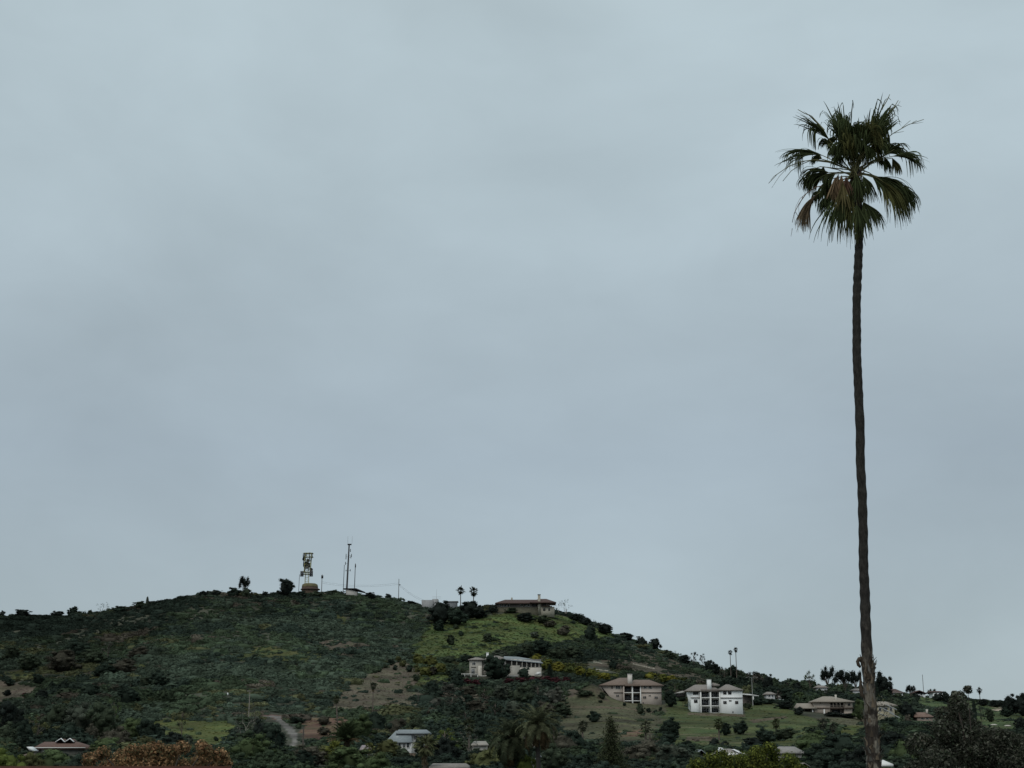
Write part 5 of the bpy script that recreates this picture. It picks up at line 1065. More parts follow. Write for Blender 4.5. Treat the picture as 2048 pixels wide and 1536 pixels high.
for x, t_, b_, w, k_, c_, lb in [(1150, 1226, 1241, 24, 'shrub', 'black', 'first dark shrub on the falling ridge right of the bare tree'), (1170, 1231, 1250, 28, 'shrub', 'black', 'dark round shrub on the upper part of the falling ridge'),
    (1186, 1238, 1256, 18, 'bare', 'dark', 'thin shrub with gaps on the falling ridge'), (1209, 1243, 1268, 44, 'oak', 'black', 'largest round dark tree on the falling ridge'), (1180, 1246, 1282, 30, 'oak', 'deep', 'dark tree just inside the falling ridge beside the bright grass'),
    (1252, 1263, 1282, 44, 'shrub', 'black', 'wide dark shrub on the middle of the falling ridge'), (1284, 1270, 1294, 26, 'shrub', 'black', 'dark shrub in the middle of the falling ridge'), (1310, 1273, 1300, 28, 'oak', 'black', 'tree leaning out over the falling ridge'),
    (1338, 1298, 1317, 26, 'shrub', 'dark', 'low shrub in the dip of the falling ridge'), (1351, 1301, 1320, 16, 'bare', 'sage', 'thin leafless bush in the dip of the falling ridge'), (1368, 1306, 1328, 28, 'shrub', 'black', 'dark mound before the two open trees on the ridge'),
    (1388, 1302, 1334, 24, 'euc', 'black', 'left of two open trees on the lower falling ridge'), (1405, 1306, 1338, 22, 'euc', 'black', 'right of two open trees on the lower falling ridge'), (1418, 1316, 1344, 22, 'shrub', 'black', 'bush just right of the two open trees'),
    (1431, 1321, 1350, 20, 'oak', 'black', 'round tree at the foot of the falling ridge'), (1450, 1330, 1368, 26, 'euc', 'dark', 'loose tree left of the twin skyline palms'), (1466, 1327, 1370, 30, 'oak', 'deep', 'tree at the feet of the twin skyline palms'),
    (1484, 1334, 1374, 30, 'oak', 'dark', 'tree right of the twin skyline palms'), (1508, 1340, 1380, 34, 'euc', 'black', 'spreading tree behind the street lamp'), (1536, 1345, 1384, 28, 'oak', 'black', 'square topped dark tree right of the street lamp'),
    (1562, 1367, 1390, 24, 'shrub', 'dark', 'low bush on the skyline dip'), (1577, 1360, 1386, 18, 'euc', 'black', 'spiky dark tuft on the skyline dip'), (1594, 1361, 1388, 26, 'oak', 'black', 'round dark bush on the skyline dip'),
    (1620, 1338, 1384, 30, 'euc', 'green', 'loose grey green tree left of the forked skyline trees'), (1655, 1328, 1380, 36, 'umb', 'black', 'left forked tree with drooping crown on the skyline'),
    (1690, 1333, 1386, 56, 'umb', 'black', 'widest forked tree on the skyline left of the tall palm trunk'), (1712, 1338, 1384, 30, 'umb', 'black', 'right forked tree touching the tall palm trunk'), (1767, 1338, 1400, 42, 'oak', 'black', 'dense egg shaped tree right of the tall palm trunk'),
    (1748, 1362, 1404, 24, 'oak', 'deep', 'bush between the palm trunk and the egg shaped tree'), (1822, 1366, 1396, 24, 'umb', 'black', 'small candelabra tree left of the white gabled house'), (1863, 1376, 1396, 22, 'umb', 'dark', 'low forked tree between the two white skyline houses'),
    (1892, 1379, 1404, 22, 'oak', 'black', 'dark bush at the right end of the white skyline houses'), (1966, 1396, 1412, 22, 'shrub', 'black', 'dark bush at the foot of the lone right palm'), (1993, 1399, 1414, 34, 'shrub', 'black', 'flat dark bush right of the lone palm'),
    (2020, 1384, 1430, 40, 'oak', 'black', 'left dark tree of the clump at the right edge'), (2046, 1379, 1432, 44, 'oak', 'black', 'right dark tree of the clump at the right edge'), (2013, 1412, 1434, 24, 'oak', 'deep', 'small round tree below the clump at the right edge'),
    (1951, 1399, 1456, 14, 'cypress', 'deep', 'slim dark cypress on the right hillside'), (1964, 1410, 1454, 18, 'euc', 'dark', 'tree just right of the slim cypress'), (1981, 1414, 1444, 18, 'oak', 'dark', 'oval tree on the green field right of the cypress'),
    (2044, 1428, 1470, 34, 'oak', 'black', 'dark tree at the right edge below the path')]:
    T(k_, x, t_, b_, w, c_, lb, G1 if x < 1560 else G7)
small_palm(1462, 1300, 1352, 11, 'shorter left one of the twin palms on the skyline', 'twin skyline palms', Y=760, col=(.03, .035, .03), seed=3, skirt=.3); small_palm(1473.5, 1294, 1354, 11, 'taller right one of the twin palms on the skyline', 'twin skyline palms', Y=760, col=(.03, .033, .028), seed=4, skirt=.8)
small_palm(1961, 1374, 1410, 13, 'lone palm on the right skyline', col=(.03, .034, .026), seed=5, skirt=.8)
# meadow
for x, t_, b_, w, k_, c_, lb in [(902, 1266, 1290, 20, 'shrub', 'dark', 'shrub on the left of the bright meadow'), (922, 1260, 1272, 13, 'shrub', 'deep', 'small dark shrub in the middle of the bright meadow'), (912, 1247, 1258, 12, 'shrub', 'dark', 'small shrub high on the bright meadow'),
    (975, 1263, 1284, 22, 'shrub', 'dark', 'round shrub right of the middle of the bright meadow'), (1069, 1261, 1276, 24, 'shrub', 'sage', 'greyish shrub above the dark grove'), (1082, 1272, 1312, 60, 'oak', 'deep', 'dark grove tree below the bright meadow'),
    (1050, 1284, 1318, 44, 'oak', 'dark', 'left tree of the dark grove'), (1112, 1290, 1322, 44, 'oak', 'dark', 'right tree of the dark grove'), (1128, 1248, 1270, 30, 'shrub', 'brown', 'brownish shrub on the bright slope'), (1100, 1240, 1254, 30, 'shrub', 'brown', 'flat brownish shrub below the terrace'),
    (1150, 1290, 1320, 44, 'oak', 'dark', 'dark tree above the yellow shrubs'), (898, 1308, 1330, 40, 'oak', 'dark', 'dark tree left behind the cream house'), (935, 1306, 1330, 50, 'oak', 'deep', 'dark tree over the left roof of the cream house'), (1000, 1296, 1322, 50, 'shrub', 'sage', 'grey green shrub behind the cream house roof'),
    (1040, 1300, 1318, 50, 'oak', 'deep', 'dark trees behind the colonnade roof'), (862, 1330, 1350, 30, 'shrub', 'brown', 'brownish shrub at the foot of the meadow'), (905, 1330, 1352, 26, 'oak', 'dark', 'dark tree left of the cream house')]:
    T(k_, x, t_, b_, w, c_, lb, G2)
# yellow flowering shrubs
for i, (x, t_, b_, w) in enumerate([(838, 1305, 1330, 30), (862, 1308, 1338, 36), (880, 1322, 1348, 30), (850, 1330, 1352, 34), (1072, 1305, 1326, 28), (1094, 1315, 1340, 32), (1118, 1320, 1346, 36), (1140, 1322, 1350, 34), (1162, 1330, 1354, 34), (1186, 1334, 1358, 36), (1208, 1342, 1362, 34), (1228, 1344, 1362, 24), (1300, 1342, 1362, 34), (1322, 1345, 1366, 34), (1344, 1348, 1368, 34), (1364, 1352, 1372, 28)]):
    T('shrub', x, t_, b_, w, (['yellow', (.115, .125, .034), (.17, .16, .035), (.085, .10, .035)][i % 4]) if i > 3 else (.095, .10, .034), ['yellow tinged shrub at the left foot of the meadow', 'large yellow tinged shrub at the left foot of the meadow', 'yellow green shrub left of the cream house', 'yellow green shrub above the bare slope', 'yellow shrub behind the end of the colonnade', 'leftmost yellow flowering shrub right of the colonnade',
      'second yellow flowering shrub right of the colonnade', 'third yellow flowering shrub right of the colonnade', 'yellow flowering shrub in the middle of the row', 'bright yellow flowering shrub above the brown garden strip', 'yellow flowering shrub left above the pink house', 'small yellow shrub touching the pink roof',
      'yellow flowering shrub behind the right half of the pink roof', 'yellow flowering shrub right of the pink roof', 'yellow flowering shrub between the two balcony houses', 'rightmost yellow flowering shrub, next to the white house'][i], G5)
for i, (x, t_, b_, w) in enumerate([(935, 1355, 1370, 26), (955, 1357, 1372, 26), (1018, 1354, 1370, 30), (1042, 1352, 1368, 30), (1066, 1350, 1366, 32), (1090, 1350, 1366, 30), (1112, 1352, 1368, 28), (1132, 1352, 1366, 24)]):
    T('shrub', x, t_, b_, w, 'red', ['dark red flowering bush at the left end below the terrace', 'dark red flowering bush under the terrace canopy', 'first red flowering bush right of the terrace', 'red flowering bush under the colonnade', 'red flowering bush below the pale awning', 'red flowering bush right of the pale awning', 'red flowering bush near the brown garden strip', 'last red flowering bush on the right'][i], G6)
# around the cream house
T('oak', 992, 1308, 1354, 60, 'deep', 'broad dark tree standing in front of the cream house', Y=hit(992, 1352).y - 9); T('oak', 1048, 1334, 1358, 28, 'deep', 'dark bush in front of the colonnade', Y=hit(1048, 1356).y - 6); T('conifer', 1100, 1328, 1360, 26, 'deep', 'dark cone shaped tree right of the colonnade')
for i, (x, t_, b_, w) in enumerate([(771, 1326, 1336, 12), (782, 1316, 1330, 16), (796, 1310, 1324, 16), (810, 1302, 1316, 16), (790, 1328, 1340, 12), (806, 1318, 1334, 16), (822, 1310, 1326, 18), (818, 1328, 1344, 16), (834, 1326, 1344, 16), (832, 1346, 1362, 16), (758, 1334, 1344, 12)]):
    T('shrub', x, t_, b_, w, ['dark', 'deep', 'olive'][i % 3], ['lowest left shrub on the upper edge of the bare slope', 'shrub on the upper left edge of the bare slope', 'shrub high on the left edge of the bare slope, third up', 'topmost shrub above the bare slope', 'small shrub just inside the top of the bare slope', 'shrub under the topmost one above the bare slope',
      'highest right shrub above the bare slope', 'shrub inside the right top of the bare slope', 'right edge shrub beside the yellow green bushes of the bare slope', 'lowest right shrub at the right corner of the bare slope', 'smallest shrub farthest down the left edge of the bare slope'][i], 'shrubs on the upper edge of the bare slope')
T('bare', 1776, 1396, 1440, 50, 'grey', 'pale branched tree in front of the building right of the palm trunk', 'trees on the right hand hill', Y=470)
T('shrub', 1832, 1388, 1398, 20, 'black', 'low bush before the white gabled house', 'trees on the right hand hill', Y=hit(1832, 1398).y - 4); T('shrub', 1876, 1389, 1400, 26, 'black', 'low bush before the low white flat roofed house', 'trees on the right hand hill', Y=hit(1876, 1400).y - 4); T('shrub', 1795, 1387, 1398, 22, 'dark', 'bush before the white house with sloping roof', 'trees on the right hand hill', Y=hit(1795, 1398).y - 4)
# grey green belt under the hedge
gb = ['sage', 'grey', 'brown', 'dark', 'sage', 'dark']
for i, (x, t_, b_, w) in enumerate([(868, 1352, 1380, 44), (900, 1362, 1396, 50), (934, 1366, 1400, 56), (968, 1372, 1408, 60), (1004, 1366, 1404, 58), (1040, 1368, 1410, 60), (1076, 1366, 1406, 56), (1108, 1370, 1412, 46), (950, 1395, 1432, 60), (990, 1400, 1440, 60), (1030, 1398, 1440, 56), (1120, 1400, 1436, 56), (905, 1388, 1424, 54), (870, 1392, 1420, 34), (1090, 1396, 1440, 50), (930, 1418, 1450, 50)]):
    T(['euc', 'oak', 'shrub'][i % 3], x, t_, b_, w, gb[i % 6], ['shrubby tree left below the cream house', 'grey green tree below the left terrace', 'brownish tree below the terrace canopy', 'grey green tree under the middle terrace', 'broad grey green tree below the red hedge start', 'dull tree below the red hedge middle', 'dull green tree below the pale awning', 'tree below the right end of the red hedge',
      'brownish tree in the upper middle of the grey grove', 'dark tree above the left date palm', 'grey tree above between the date palms', 'loose tree left of the dry grass slope', 'tree at the left of the grey grove', 'small tree right of the bare brown slope', 'tree above the right date palm', 'tree low in the grey grove'][i], G4)
# pink and white house gardens
T('shrub', 1189, 1418, 1444, 34, 'deep', 'round dark shrub alone on the dry grass', G3)
for x, t_, b_, w, lb in [(1281, 1404, 1428, 20, 'dark bush against the base of the pink house'), (1249, 1404, 1412, 8, 'tiny dark bush under the left balcony of the pink house'), (1297, 1414, 1425, 12, 'first of three small round shrubs below the pink house'), (1311, 1418, 1429, 12, 'second of three small round shrubs below the pink house'), (1321, 1413, 1421, 9, 'third and smallest round shrub below the pink house'),
    (1201, 1400, 1406, 10, 'small dark shrub on the bank left of the pink house'), (1170, 1378, 1392, 40, 'flat scrubby bush on the bank left of the pink house'), (1205, 1382, 1398, 18, 'bush against the left wall of the pink house')]: T('shrub', x, t_, b_, w, 'deep' if w < 15 else 'dark', lb, G3)
T('oak', 1341, 1372, 1414, 34, 'deep', 'dark tree between the pink and the white balcony houses'); T('shrub', 1362, 1388, 1402, 26, 'deep', 'hedge left of the white balcony house'); T('euc', 1350, 1362, 1395, 30, 'green', 'loose green tree behind the gap between the balcony houses')
T('oak', 1452, 1441, 1471, 26, 'deep', 'left of two dark round trees on the lawn below the white house'); T('oak', 1482, 1438, 1469, 36, 'deep', 'right of two dark round trees on the lawn below the white house')
T('oak', 1430, 1474, 1504, 28, 'black', 'dark round tree at the bottom of the lawn under the small palm'); T('oak', 1448, 1478, 1505, 24, 'black', 'second dark round tree beside it at the bottom of the lawn'); T('oak', 1376, 1476, 1504, 40, 'deep', 'dark round tree at the lower left of the lawn')
T('oak', 1340, 1430, 1480, 62, 'deep', 'large broad dark tree on the left side of the lawn', var=2); T('oak', 1332, 1452, 1492, 44, 'deep', 'dark tree under the broad one on the left of the lawn')
small_palm(1439, 1436, 1500, 24, 'small palm on the lawn below the white house', Y=395, seed=6); small_palm(1553, 1436, 1478, 22, 'small shaggy palm at the right foot of the lawn', Y=430, seed=7)
small_palm(1292, 1438, 1500, 30, 'shaggy palm left of the broad dark tree', Y=380, col=(.07, .075, .05), seed=8); small_palm(1166, 1438, 1530, 28, 'palm left of the tall conifer', Y=300, col=(.055, .06, .04), seed=9)
small_palm(1648, 1436, 1490, 24, 'left palm below the tan house', Y=410, col=(.06, .065, .05), seed=10); small_palm(1667, 1446, 1492, 20, 'right palm below the tan house', Y=410, col=(.06, .065, .05), seed=11)
T('oak', 1598, 1412, 1430, 22, 'black', 'black bush at the left end of the tan house'); T('shrub', 1668, 1426, 1440, 44, 'black', 'dark hedge along the terrace of the tan house', Y=hit(1665, 1432).y - 3); T('shrub', 1695, 1428, 1444, 36, 'black', 'dark hedge under the right corner of the tan house', Y=hit(1690, 1434).y - 3)
T('shrub', 1515, 1394, 1410, 34, 'deep', 'dark hedge below the carport', G7); T('shrub', 1538, 1396, 1408, 34, 'deep', 'dark hedge below the small cream cottage', G7); T('shrub', 1570, 1400, 1418, 40, 'black', 'black bush mass left of the tan house', G7); T('shrub', 1495, 1404, 1418, 20, 'dark', 'small bush at the right corner of the white house', G7)
for i, (x, t_, b_, w) in enumerate([(1480, 1348, 1378, 36), (1512, 1362, 1392, 44), (1556, 1376, 1400, 40), (1580, 1374, 1404, 46), (1602, 1380, 1410, 40), (1625, 1376, 1400, 40), (1652, 1378, 1402, 40), (1680, 1380, 1402, 44), (1708, 1384, 1424, 44), (1722, 1392, 1440, 40), (1752, 1390, 1420, 36), (1790, 1392, 1430, 50), (1815, 1400, 1440, 44), (1786, 1428, 1470, 60), (1760, 1440, 1490, 60), (1812, 1436, 1470, 50)]):
    T(['oak', 'oak', 'euc', 'shrub'][i % 4], x, t_, b_, w, ['deep', 'dark', 'black', 'deep', 'green'][i % 5], ['dark tree on the brown slope left of the street lamp', 'tree behind the carport', 'tree above the small cream cottage', 'bushy tree on the slope above the tan house left', 'dark tree close above the low left roof of the tan house', 'tree above the tan house chimney side', 'leafy green tree right behind the tan house', 'tree below the forked skyline trees',
      'dark tree right of the tan house', 'dark tree touching the tall palm trunk on its left', 'tree below the egg shaped tree', 'brownish green tree below the white slope house', 'bushy tree left of the green field', 'dark tree below the building with pale beams', 'deep green tree right of the lower palm trunk', 'tree left of the reddish tile roofs'][i], G7)
# valley floor, left to right
for i, (k_, x, t_, b_, w, c_, Y, lb) in enumerate([
    ('oak', 186, 1296, 1332, 60, 'dark', None, 'broad dark tree high on the left slope'), ('euc', 215, 1282, 1320, 40, 'grey', None, 'pale greyish tree high on the left slope'), ('oak', 276, 1290, 1322, 46, 'brown', None, 'brownish tree high on the slope right of the pale one'), ('oak', 22, 1286, 1322, 44, 'dark', None, 'dark tree on the slope close to the left edge'), ('shrub', 285, 1350, 1378, 40, 'dark', None, 'dark shrub mass above the left dirt track'), ('oak', 180, 1362, 1396, 50, 'deep', None, 'dark shrubby tree right of the tan bank'), ('shrub', 226, 1366, 1390, 34, 'brown', None, 'brownish shrub right of the dark shrubby tree'), ('oak', 130, 1372, 1400, 44, 'dark', None, 'dark shrubby tree just right of the tan bank'),
    ('oak', 18, 1352, 1372, 22, 'deep', None, 'dark shrub at the left end of the tan bank'), ('oak', 14, 1378, 1392, 18, 'black', None, 'dark round bush on the tan bank'), ('oak', 76, 1344, 1368, 34, 'deep', None, 'dark round tree above the tan bank'), ('oak', 82, 1374, 1402, 34, 'black', None, 'dark round tree at the right end of the tan bank'),
    ('shrub', 48, 1384, 1394, 12, 'red', None, 'small reddish bush on the tan bank'), ('oak', 122, 1292, 1345, 78, 'brown', None, 'dark grove tree in the middle of the left slope'), ('oak', 152, 1274, 1316, 56, 'deep', None, 'dark tree upper left slope'), ('oak', 58, 1304, 1342, 56, 'dark', None, 'dark tree left on the slope above the bank'),
    ('oak', 258, 1368, 1414, 56, 'deep', None, 'dark tree at the end of the left dirt track'), ('oak', 208, 1322, 1354, 60, 'deep', None, 'long dark tree clump on the left slope'), ('oak', 246, 1312, 1350, 60, 'brown', None, 'brownish tree on the left slope'), ('oak', 316, 1336, 1374, 44, 'deep', None, 'dark round tree on the middle left slope'),
    ('oak', 20, 1398, 1460, 64, 'black', 380, 'large dark tree at the left edge'), ('oak', 44, 1432, 1500, 60, 'deep', 330, 'dark tree at the left above the shed roof'), ('euc', 74, 1440, 1500, 44, 'olive', 335, 'loose yellowish tree behind the reddish brown roof'), ('oak', 8, 1440, 1510, 60, 'dark', 310, 'green dark tree at the left edge above the bottom'),
    ('oak', 110, 1402, 1462, 60, 'dark', 400, 'dark tree above the reddish brown roof left part'), ('oak', 160, 1400, 1462, 74, 'sage', 400, 'greyish broad tree above the reddish brown roof'), ('oak', 206, 1400, 1462, 66, 'dark', 395, 'dark broad tree left of the lawn'), ('euc', 226, 1396, 1450, 40, 'green', 410, 'green tree at the edge of the left lawn'),
    ('oak', 134, 1440, 1478, 50, 'deep', 360, 'deep shaded tree just above the brown roof'), ('oak', 182, 1446, 1478, 40, 'brown', 350, 'brownish bush right above the brown roof'),
    ('oak', 262, 1430, 1500, 84, 'green', 330, 'big mid green tree left of the round dark bush'), ('oak', 228, 1456, 1510, 60, 'brown', 300, 'dark brownish tree above the orange tree'), ('oak', 300, 1434, 1500, 60, 'deep', 325, 'deep green tree beside the yellow lawn'), ('oak', 210, 1478, 1515, 60, 'green', 280, 'low green tree right of the brown roof'),
    ('shrub', 348, 1460, 1494, 44, 'black', 320, 'round dark bush on the yellow lawn'), ('euc', 363, 1412, 1464, 34, 'dark', 380, 'small dark tree standing on the yellow lawn'), ('shrub', 378, 1468, 1486, 20, 'sage', 330, 'small bluish bush beside the round dark bush'), ('shrub', 432, 1472, 1482, 12, 'deep', None, 'small dark bush low on the yellow lawn'),
    ('bare', 484, 1408, 1500, 60, 'grey', 330, 'bare grey tree in front of the pale utility pole'), ('bare', 508, 1410, 1490, 44, 'grey', 335, 'second bare grey tree right of the pale utility pole'), ('oak', 520, 1438, 1490, 44, 'black', 330, 'blackish tree behind the bare grey trees'), ('oak', 540, 1446, 1536, 64, 'deep', 270, 'large dark green tree left of the dirt road'),
    ('oak', 500, 1470, 1540, 80, 'green', 230, 'broad green tree right of the orange tree'), ('oak', 594, 1432, 1446, 40, 'deep', None, 'dark bush right of the top of the dirt road'), ('oak', 648, 1430, 1450, 36, 'brown', None, 'brownish bush above the bare orange earth'), ('shrub', 648, 1452, 1470, 30, 'brown', None, 'brownish bush on the orange earth'),
    ('oak', 620, 1494, 1540, 76, 'brown', 240, 'dull brownish tree below the dirt road'), ('oak', 655, 1494, 1536, 60, 'olive', 250, 'olive tree around the white van'), ('oak', 712, 1424, 1490, 76, 'green', 340, 'green tree behind the feathery date palm'), ('oak', 752, 1420, 1462, 60, 'deep', 390, 'dark tree at the foot of the bare brown slope'),
    ('oak', 790, 1432, 1460, 56, 'brown', 400, 'brownish tree above the slate grey roof'), ('oak', 835, 1428, 1458, 50, 'dark', 400, 'dark tree above the right end of the slate grey roof'), ('oak', 700, 1492, 1550, 110, 'green', 190, 'drooping green tree below the mauve shed'), ('oak', 752, 1508, 1550, 70, 'green', 180, 'low green tree below the slate grey roof'),
    ('oak', 776, 1484, 1516, 50, 'olive', 290, 'olive bushes left of the slate grey roof'), ('oak', 838, 1470, 1490, 26, 'deep', 322, 'dark bush in front of the right end of the slate grey roof'), ('oak', 806, 1500, 1518, 34, 'dark', 285, 'dark bush below the slate grey roof'), ('oak', 893, 1474, 1536, 66, 'black', 230, 'black green tree right of the shaggy palm'),
    ('euc', 890, 1462, 1500, 60, 'lime', 300, 'light green tree behind the blackish one'), ('oak', 960, 1440, 1486, 60, 'deep', 345, 'dark tree behind the beige cottage'), ('bare', 944, 1462, 1540, 50, 'grey', 255, 'tangled bare tree before the beige cottage'), ('oak', 975, 1498, 1550, 80, 'olive', 200, 'olive green tree at the bottom centre'),
    ('oak', 1050, 1508, 1550, 50, 'lime', 170, 'light green round bush at the bottom left of the date palm trunk'), ('oak', 1125, 1468, 1540, 84, 'brown', 270, 'dull brown green tree right of the date palm trunk'), ('oak', 1150, 1460, 1536, 66, 'deep', 280, 'deep tree under the palm left of the conifer'), ('oak', 1110, 1490, 1545, 60, 'dark', 220, 'dark tree at the bottom right of the date palm'),
    ('oak', 1280, 1486, 1550, 90, 'brown', 230, 'brown green tree right of the tall conifer'), ('oak', 1345, 1490, 1550, 100, 'sage', 220, 'broad grey green tree left of the yellow green treetop'), ('euc', 1300, 1460, 1510, 60, 'green', 350, 'loose green tree under the shaggy palm'), ('oak', 1396, 1508, 1550, 50, 'dark', 200, 'dark tree left of the yellow green treetop'),
    ('oak', 1508, 1474, 1510, 54, 'black', 330, 'black green tree at the bottom of the lawn right'), ('oak', 1532, 1456, 1500, 44, 'deep', 360, 'deep green tree right of the lawn trees'), ('oak', 1568, 1456, 1500, 56, 'dark', 370, 'green tree below the shaggy small palm'), ('oak', 1632, 1458, 1480, 30, 'black', 390, 'small black bush below the two palms'),
    ('oak', 1630, 1464, 1536, 90, 'green', 280, 'large green tree below the tan house'), ('oak', 1684, 1466, 1540, 90, 'deep', 270, 'large dark tree left of the lower palm trunk'), ('oak', 1655, 1490, 1550, 90, 'deep', 210, 'deep green tree at the bottom left of the palm trunk'), ('oak', 1716, 1496, 1550, 70, 'black', 200, 'black green tree against the palm trunk at the bottom'),
    ('oak', 1790, 1458, 1540, 84, 'black', 270, 'blackish tree right of the palm trunk'), ('oak', 1812, 1478, 1550, 70, 'green', 230, 'mid green tree beside the large grey brown tree'), ('oak', 1776, 1490, 1525, 60, 'deep', 240, 'deep green tree above the yellowish cottage'),
    ('oak', 10, 1498, 1545, 70, 'lime', 160, 'light green bush in the bottom left corner'), ('oak', 60, 1508, 1545, 56, 'olive', 170, 'yellowish bush along the bottom left'), ('oak', 110, 1497, 1545, 80, 'green', 185, 'dark green bush in front of the brown roofed house'), ('oak', 156, 1504, 1545, 60, 'deep', 170, 'deep green bush left of the orange tree'), ('oak', 34, 1504, 1540, 30, 'deep', 175, 'small dark bush between the light ones at the bottom left')]):
    T(k_, x, t_, b_, w, c_, lb, G4, Y=Y)
small_palm(745, 1363, 1432, 17, 'slim fan palm in front of the bare brown slope', Y=430, seed=12, skirt=.9, col=(.04, .045, .03)); small_palm(675, 1390, 1470, 18, 'slim leaning fan palm at the left of the bare brown slope', Y=400, seed=13, col=(.045, .055, .03), lean=-.5)
small_palm(1108, 1424, 1490, 30, 'small fan palm right of the tall date palm', Y=330, seed=14, col=(.045, .055, .04), skirt=.9); small_palm(938, 1434, 1510, 34, 'fan palm with brown skirt above the bare tangled tree', Y=300, seed=15, col=(.05, .06, .035), skirt=1.1)
small_palm(850, 1466, 1560, 52, 'shaggy palm with a long brown skirt right of the slate grey roof', Y=150, seed=16, col=(.07, .075, .04), skirt=2.2); small_palm(738, 1484, 1520, 26, 'small yellowish palm beside the mauve shed', Y=260, seed=17, col=(.10, .105, .04), skirt=.5)
small_palm(668, 1478, 1530, 40, 'yellow green palm beside the feathery date palm', Y=240, seed=18, col=(.10, .11, .03), skirt=.3)
date_palm(1076, 1408, 1545, 98, 'tallest date palm with dark straight trunk at bottom centre', 165, nf=52); date_palm(1022, 1430, 1545, 112, 'broad drooping date palm left of the tallest one', 170, nf=56, col=(.05, .06, .036), droop=1.5, low=-70)
date_palm(692, 1448, 1545, 84, 'feathery upright date palm below the bare brown slope', 205, nf=34, droop=.8, col=(.045, .062, .03), up=86, low=10)
T('conifer', 1224, 1434, 1560, 96, (.055, .065, .035), 'tall pointed conifer at the bottom right of centre', Y=190)

# close trees with leaves of their own
def near_tree(name, label, px, base_y, Y, lobes, n, leaf, cols, seed, trunk_h, cor=True, lo=.55, kinds=None):
    q = P(px, base_y, Y); p = Vector((q.x, Y, gz(q.x, Y))); e = empty(name, p, label, 'tree'); rg = np.random.default_rng(seed); k = mpp(Y, 0)
    w = MB(); zt = P(px, lobes[0][1], Y).z - p.z
    w.tube([(0, 0, -.5), (.1, 0, zt * .3), (0, .1, zt * .55)], [.28, .22, .17], 9)
    for ci, col in enumerate(cols):
        c = MB()
        for (lx, ly, r, dy) in lobes:
            ctr = P(lx, ly, Y) - p + Vector((0, dy, 0)); R = r * k
            if ci == 0: w.tube([(0, .05, zt * .5), ((ctr.x) * .5, dy * .5, zt * .5 + (ctr.z - zt * .5) * .4), tuple(ctr)], [.11, .06, .02], 6, caps=False)
            lobe(c, tuple(ctr), (R, R * .9, R * .85), int(n * r * r / sum(l[2] ** 2 for l in lobes) / len(cols)) + 20, leaf, rg, lo=lo)
        cr = c.build('crown' if ci == 0 else 'leaves', LEAFN, e); cr.color = (*col, 1)
        if ci: cr['label'] = 'lighter leaves over the crown'
    w.build('trunk', WOOD, e); return e
rg = np.random.default_rng(3)
lob = [(300, 1512, 34, 0)] + [(x, y - 5, r, rg.uniform(-1.2, 1.2)) for x, y, r in [(190, 1524, 18), (212, 1512, 18), (238, 1520, 22), (262, 1508, 18), (290, 1506, 16), (318, 1500, 16), (345, 1508, 20), (372, 1500, 18), (398, 1496, 14), (415, 1506, 20), (440, 1516, 20), (452, 1530, 14), (250, 1535, 30), (330, 1535, 34), (400, 1532, 32), (205, 1540, 22), (290, 1545, 34), (360, 1550, 34), (430, 1548, 24)]]
near_tree('autumn_tree', 'orange brown leafed tree spreading along the bottom left', 320, 1560, 75, lob, 15000, .15, [(.24, .145, .072), (.36, .235, .125), (.10, .088, .045)], 21, 3, lo=.3)
lob = [(x, y, r, rg.uniform(-1.2, 1.2)) for x, y, r in [(1500, 1535, 40), (1420, 1520, 22), (1400, 1534, 22), (1440, 1512, 18), (1460, 1526, 24), (1490, 1522, 20), (1516, 1508, 22), (1538, 1496, 16), (1548, 1512, 22), (1570, 1520, 20), (1590, 1530, 20), (1600, 1542, 18), (1430, 1545, 26), (1540, 1538, 30), (1570, 1548, 24)]]
near_tree('yellow_green_tree', 'bright yellow green treetop rising at the bottom right of centre', 1500, 1560, 70, lob, 14000, .13, [(.095, .118, .026), (.15, .17, .04), (.05, .066, .024)], 22, 3, lo=.3)
lob = [(1930, 1500, 60, 0)] + [(x, y, r, rg.uniform(-2.5, 2.5)) for x, y, r in [(1905, 1408, 20), (1922, 1394, 16), (1928, 1380, 10), (1898, 1430, 22), (1930, 1425, 24), (1878, 1462, 26), (1850, 1490, 30), (1905, 1460, 32), (1945, 1455, 26), (1965, 1475, 30), (1990, 1478, 28), (2020, 1482, 28), (2045, 1492, 30), (1860, 1520, 34), (1900, 1510, 40), (1950, 1510, 40), (2000, 1515, 40), (2050, 1525, 40), (1845, 1545, 30), (1890, 1550, 40), (1960, 1555, 44), (2030, 1560, 44), (1912, 1388, 8), (2080, 1500, 30)]]
near_tree('grey_brown_tree', 'huge grey brown tree filling the bottom right corner', 1950, 1570, 120, lob, 30000, .27, [(.054, .056, .042), (.112, .114, .090), (.045, .055, .036)], 23, 4, lo=.68)

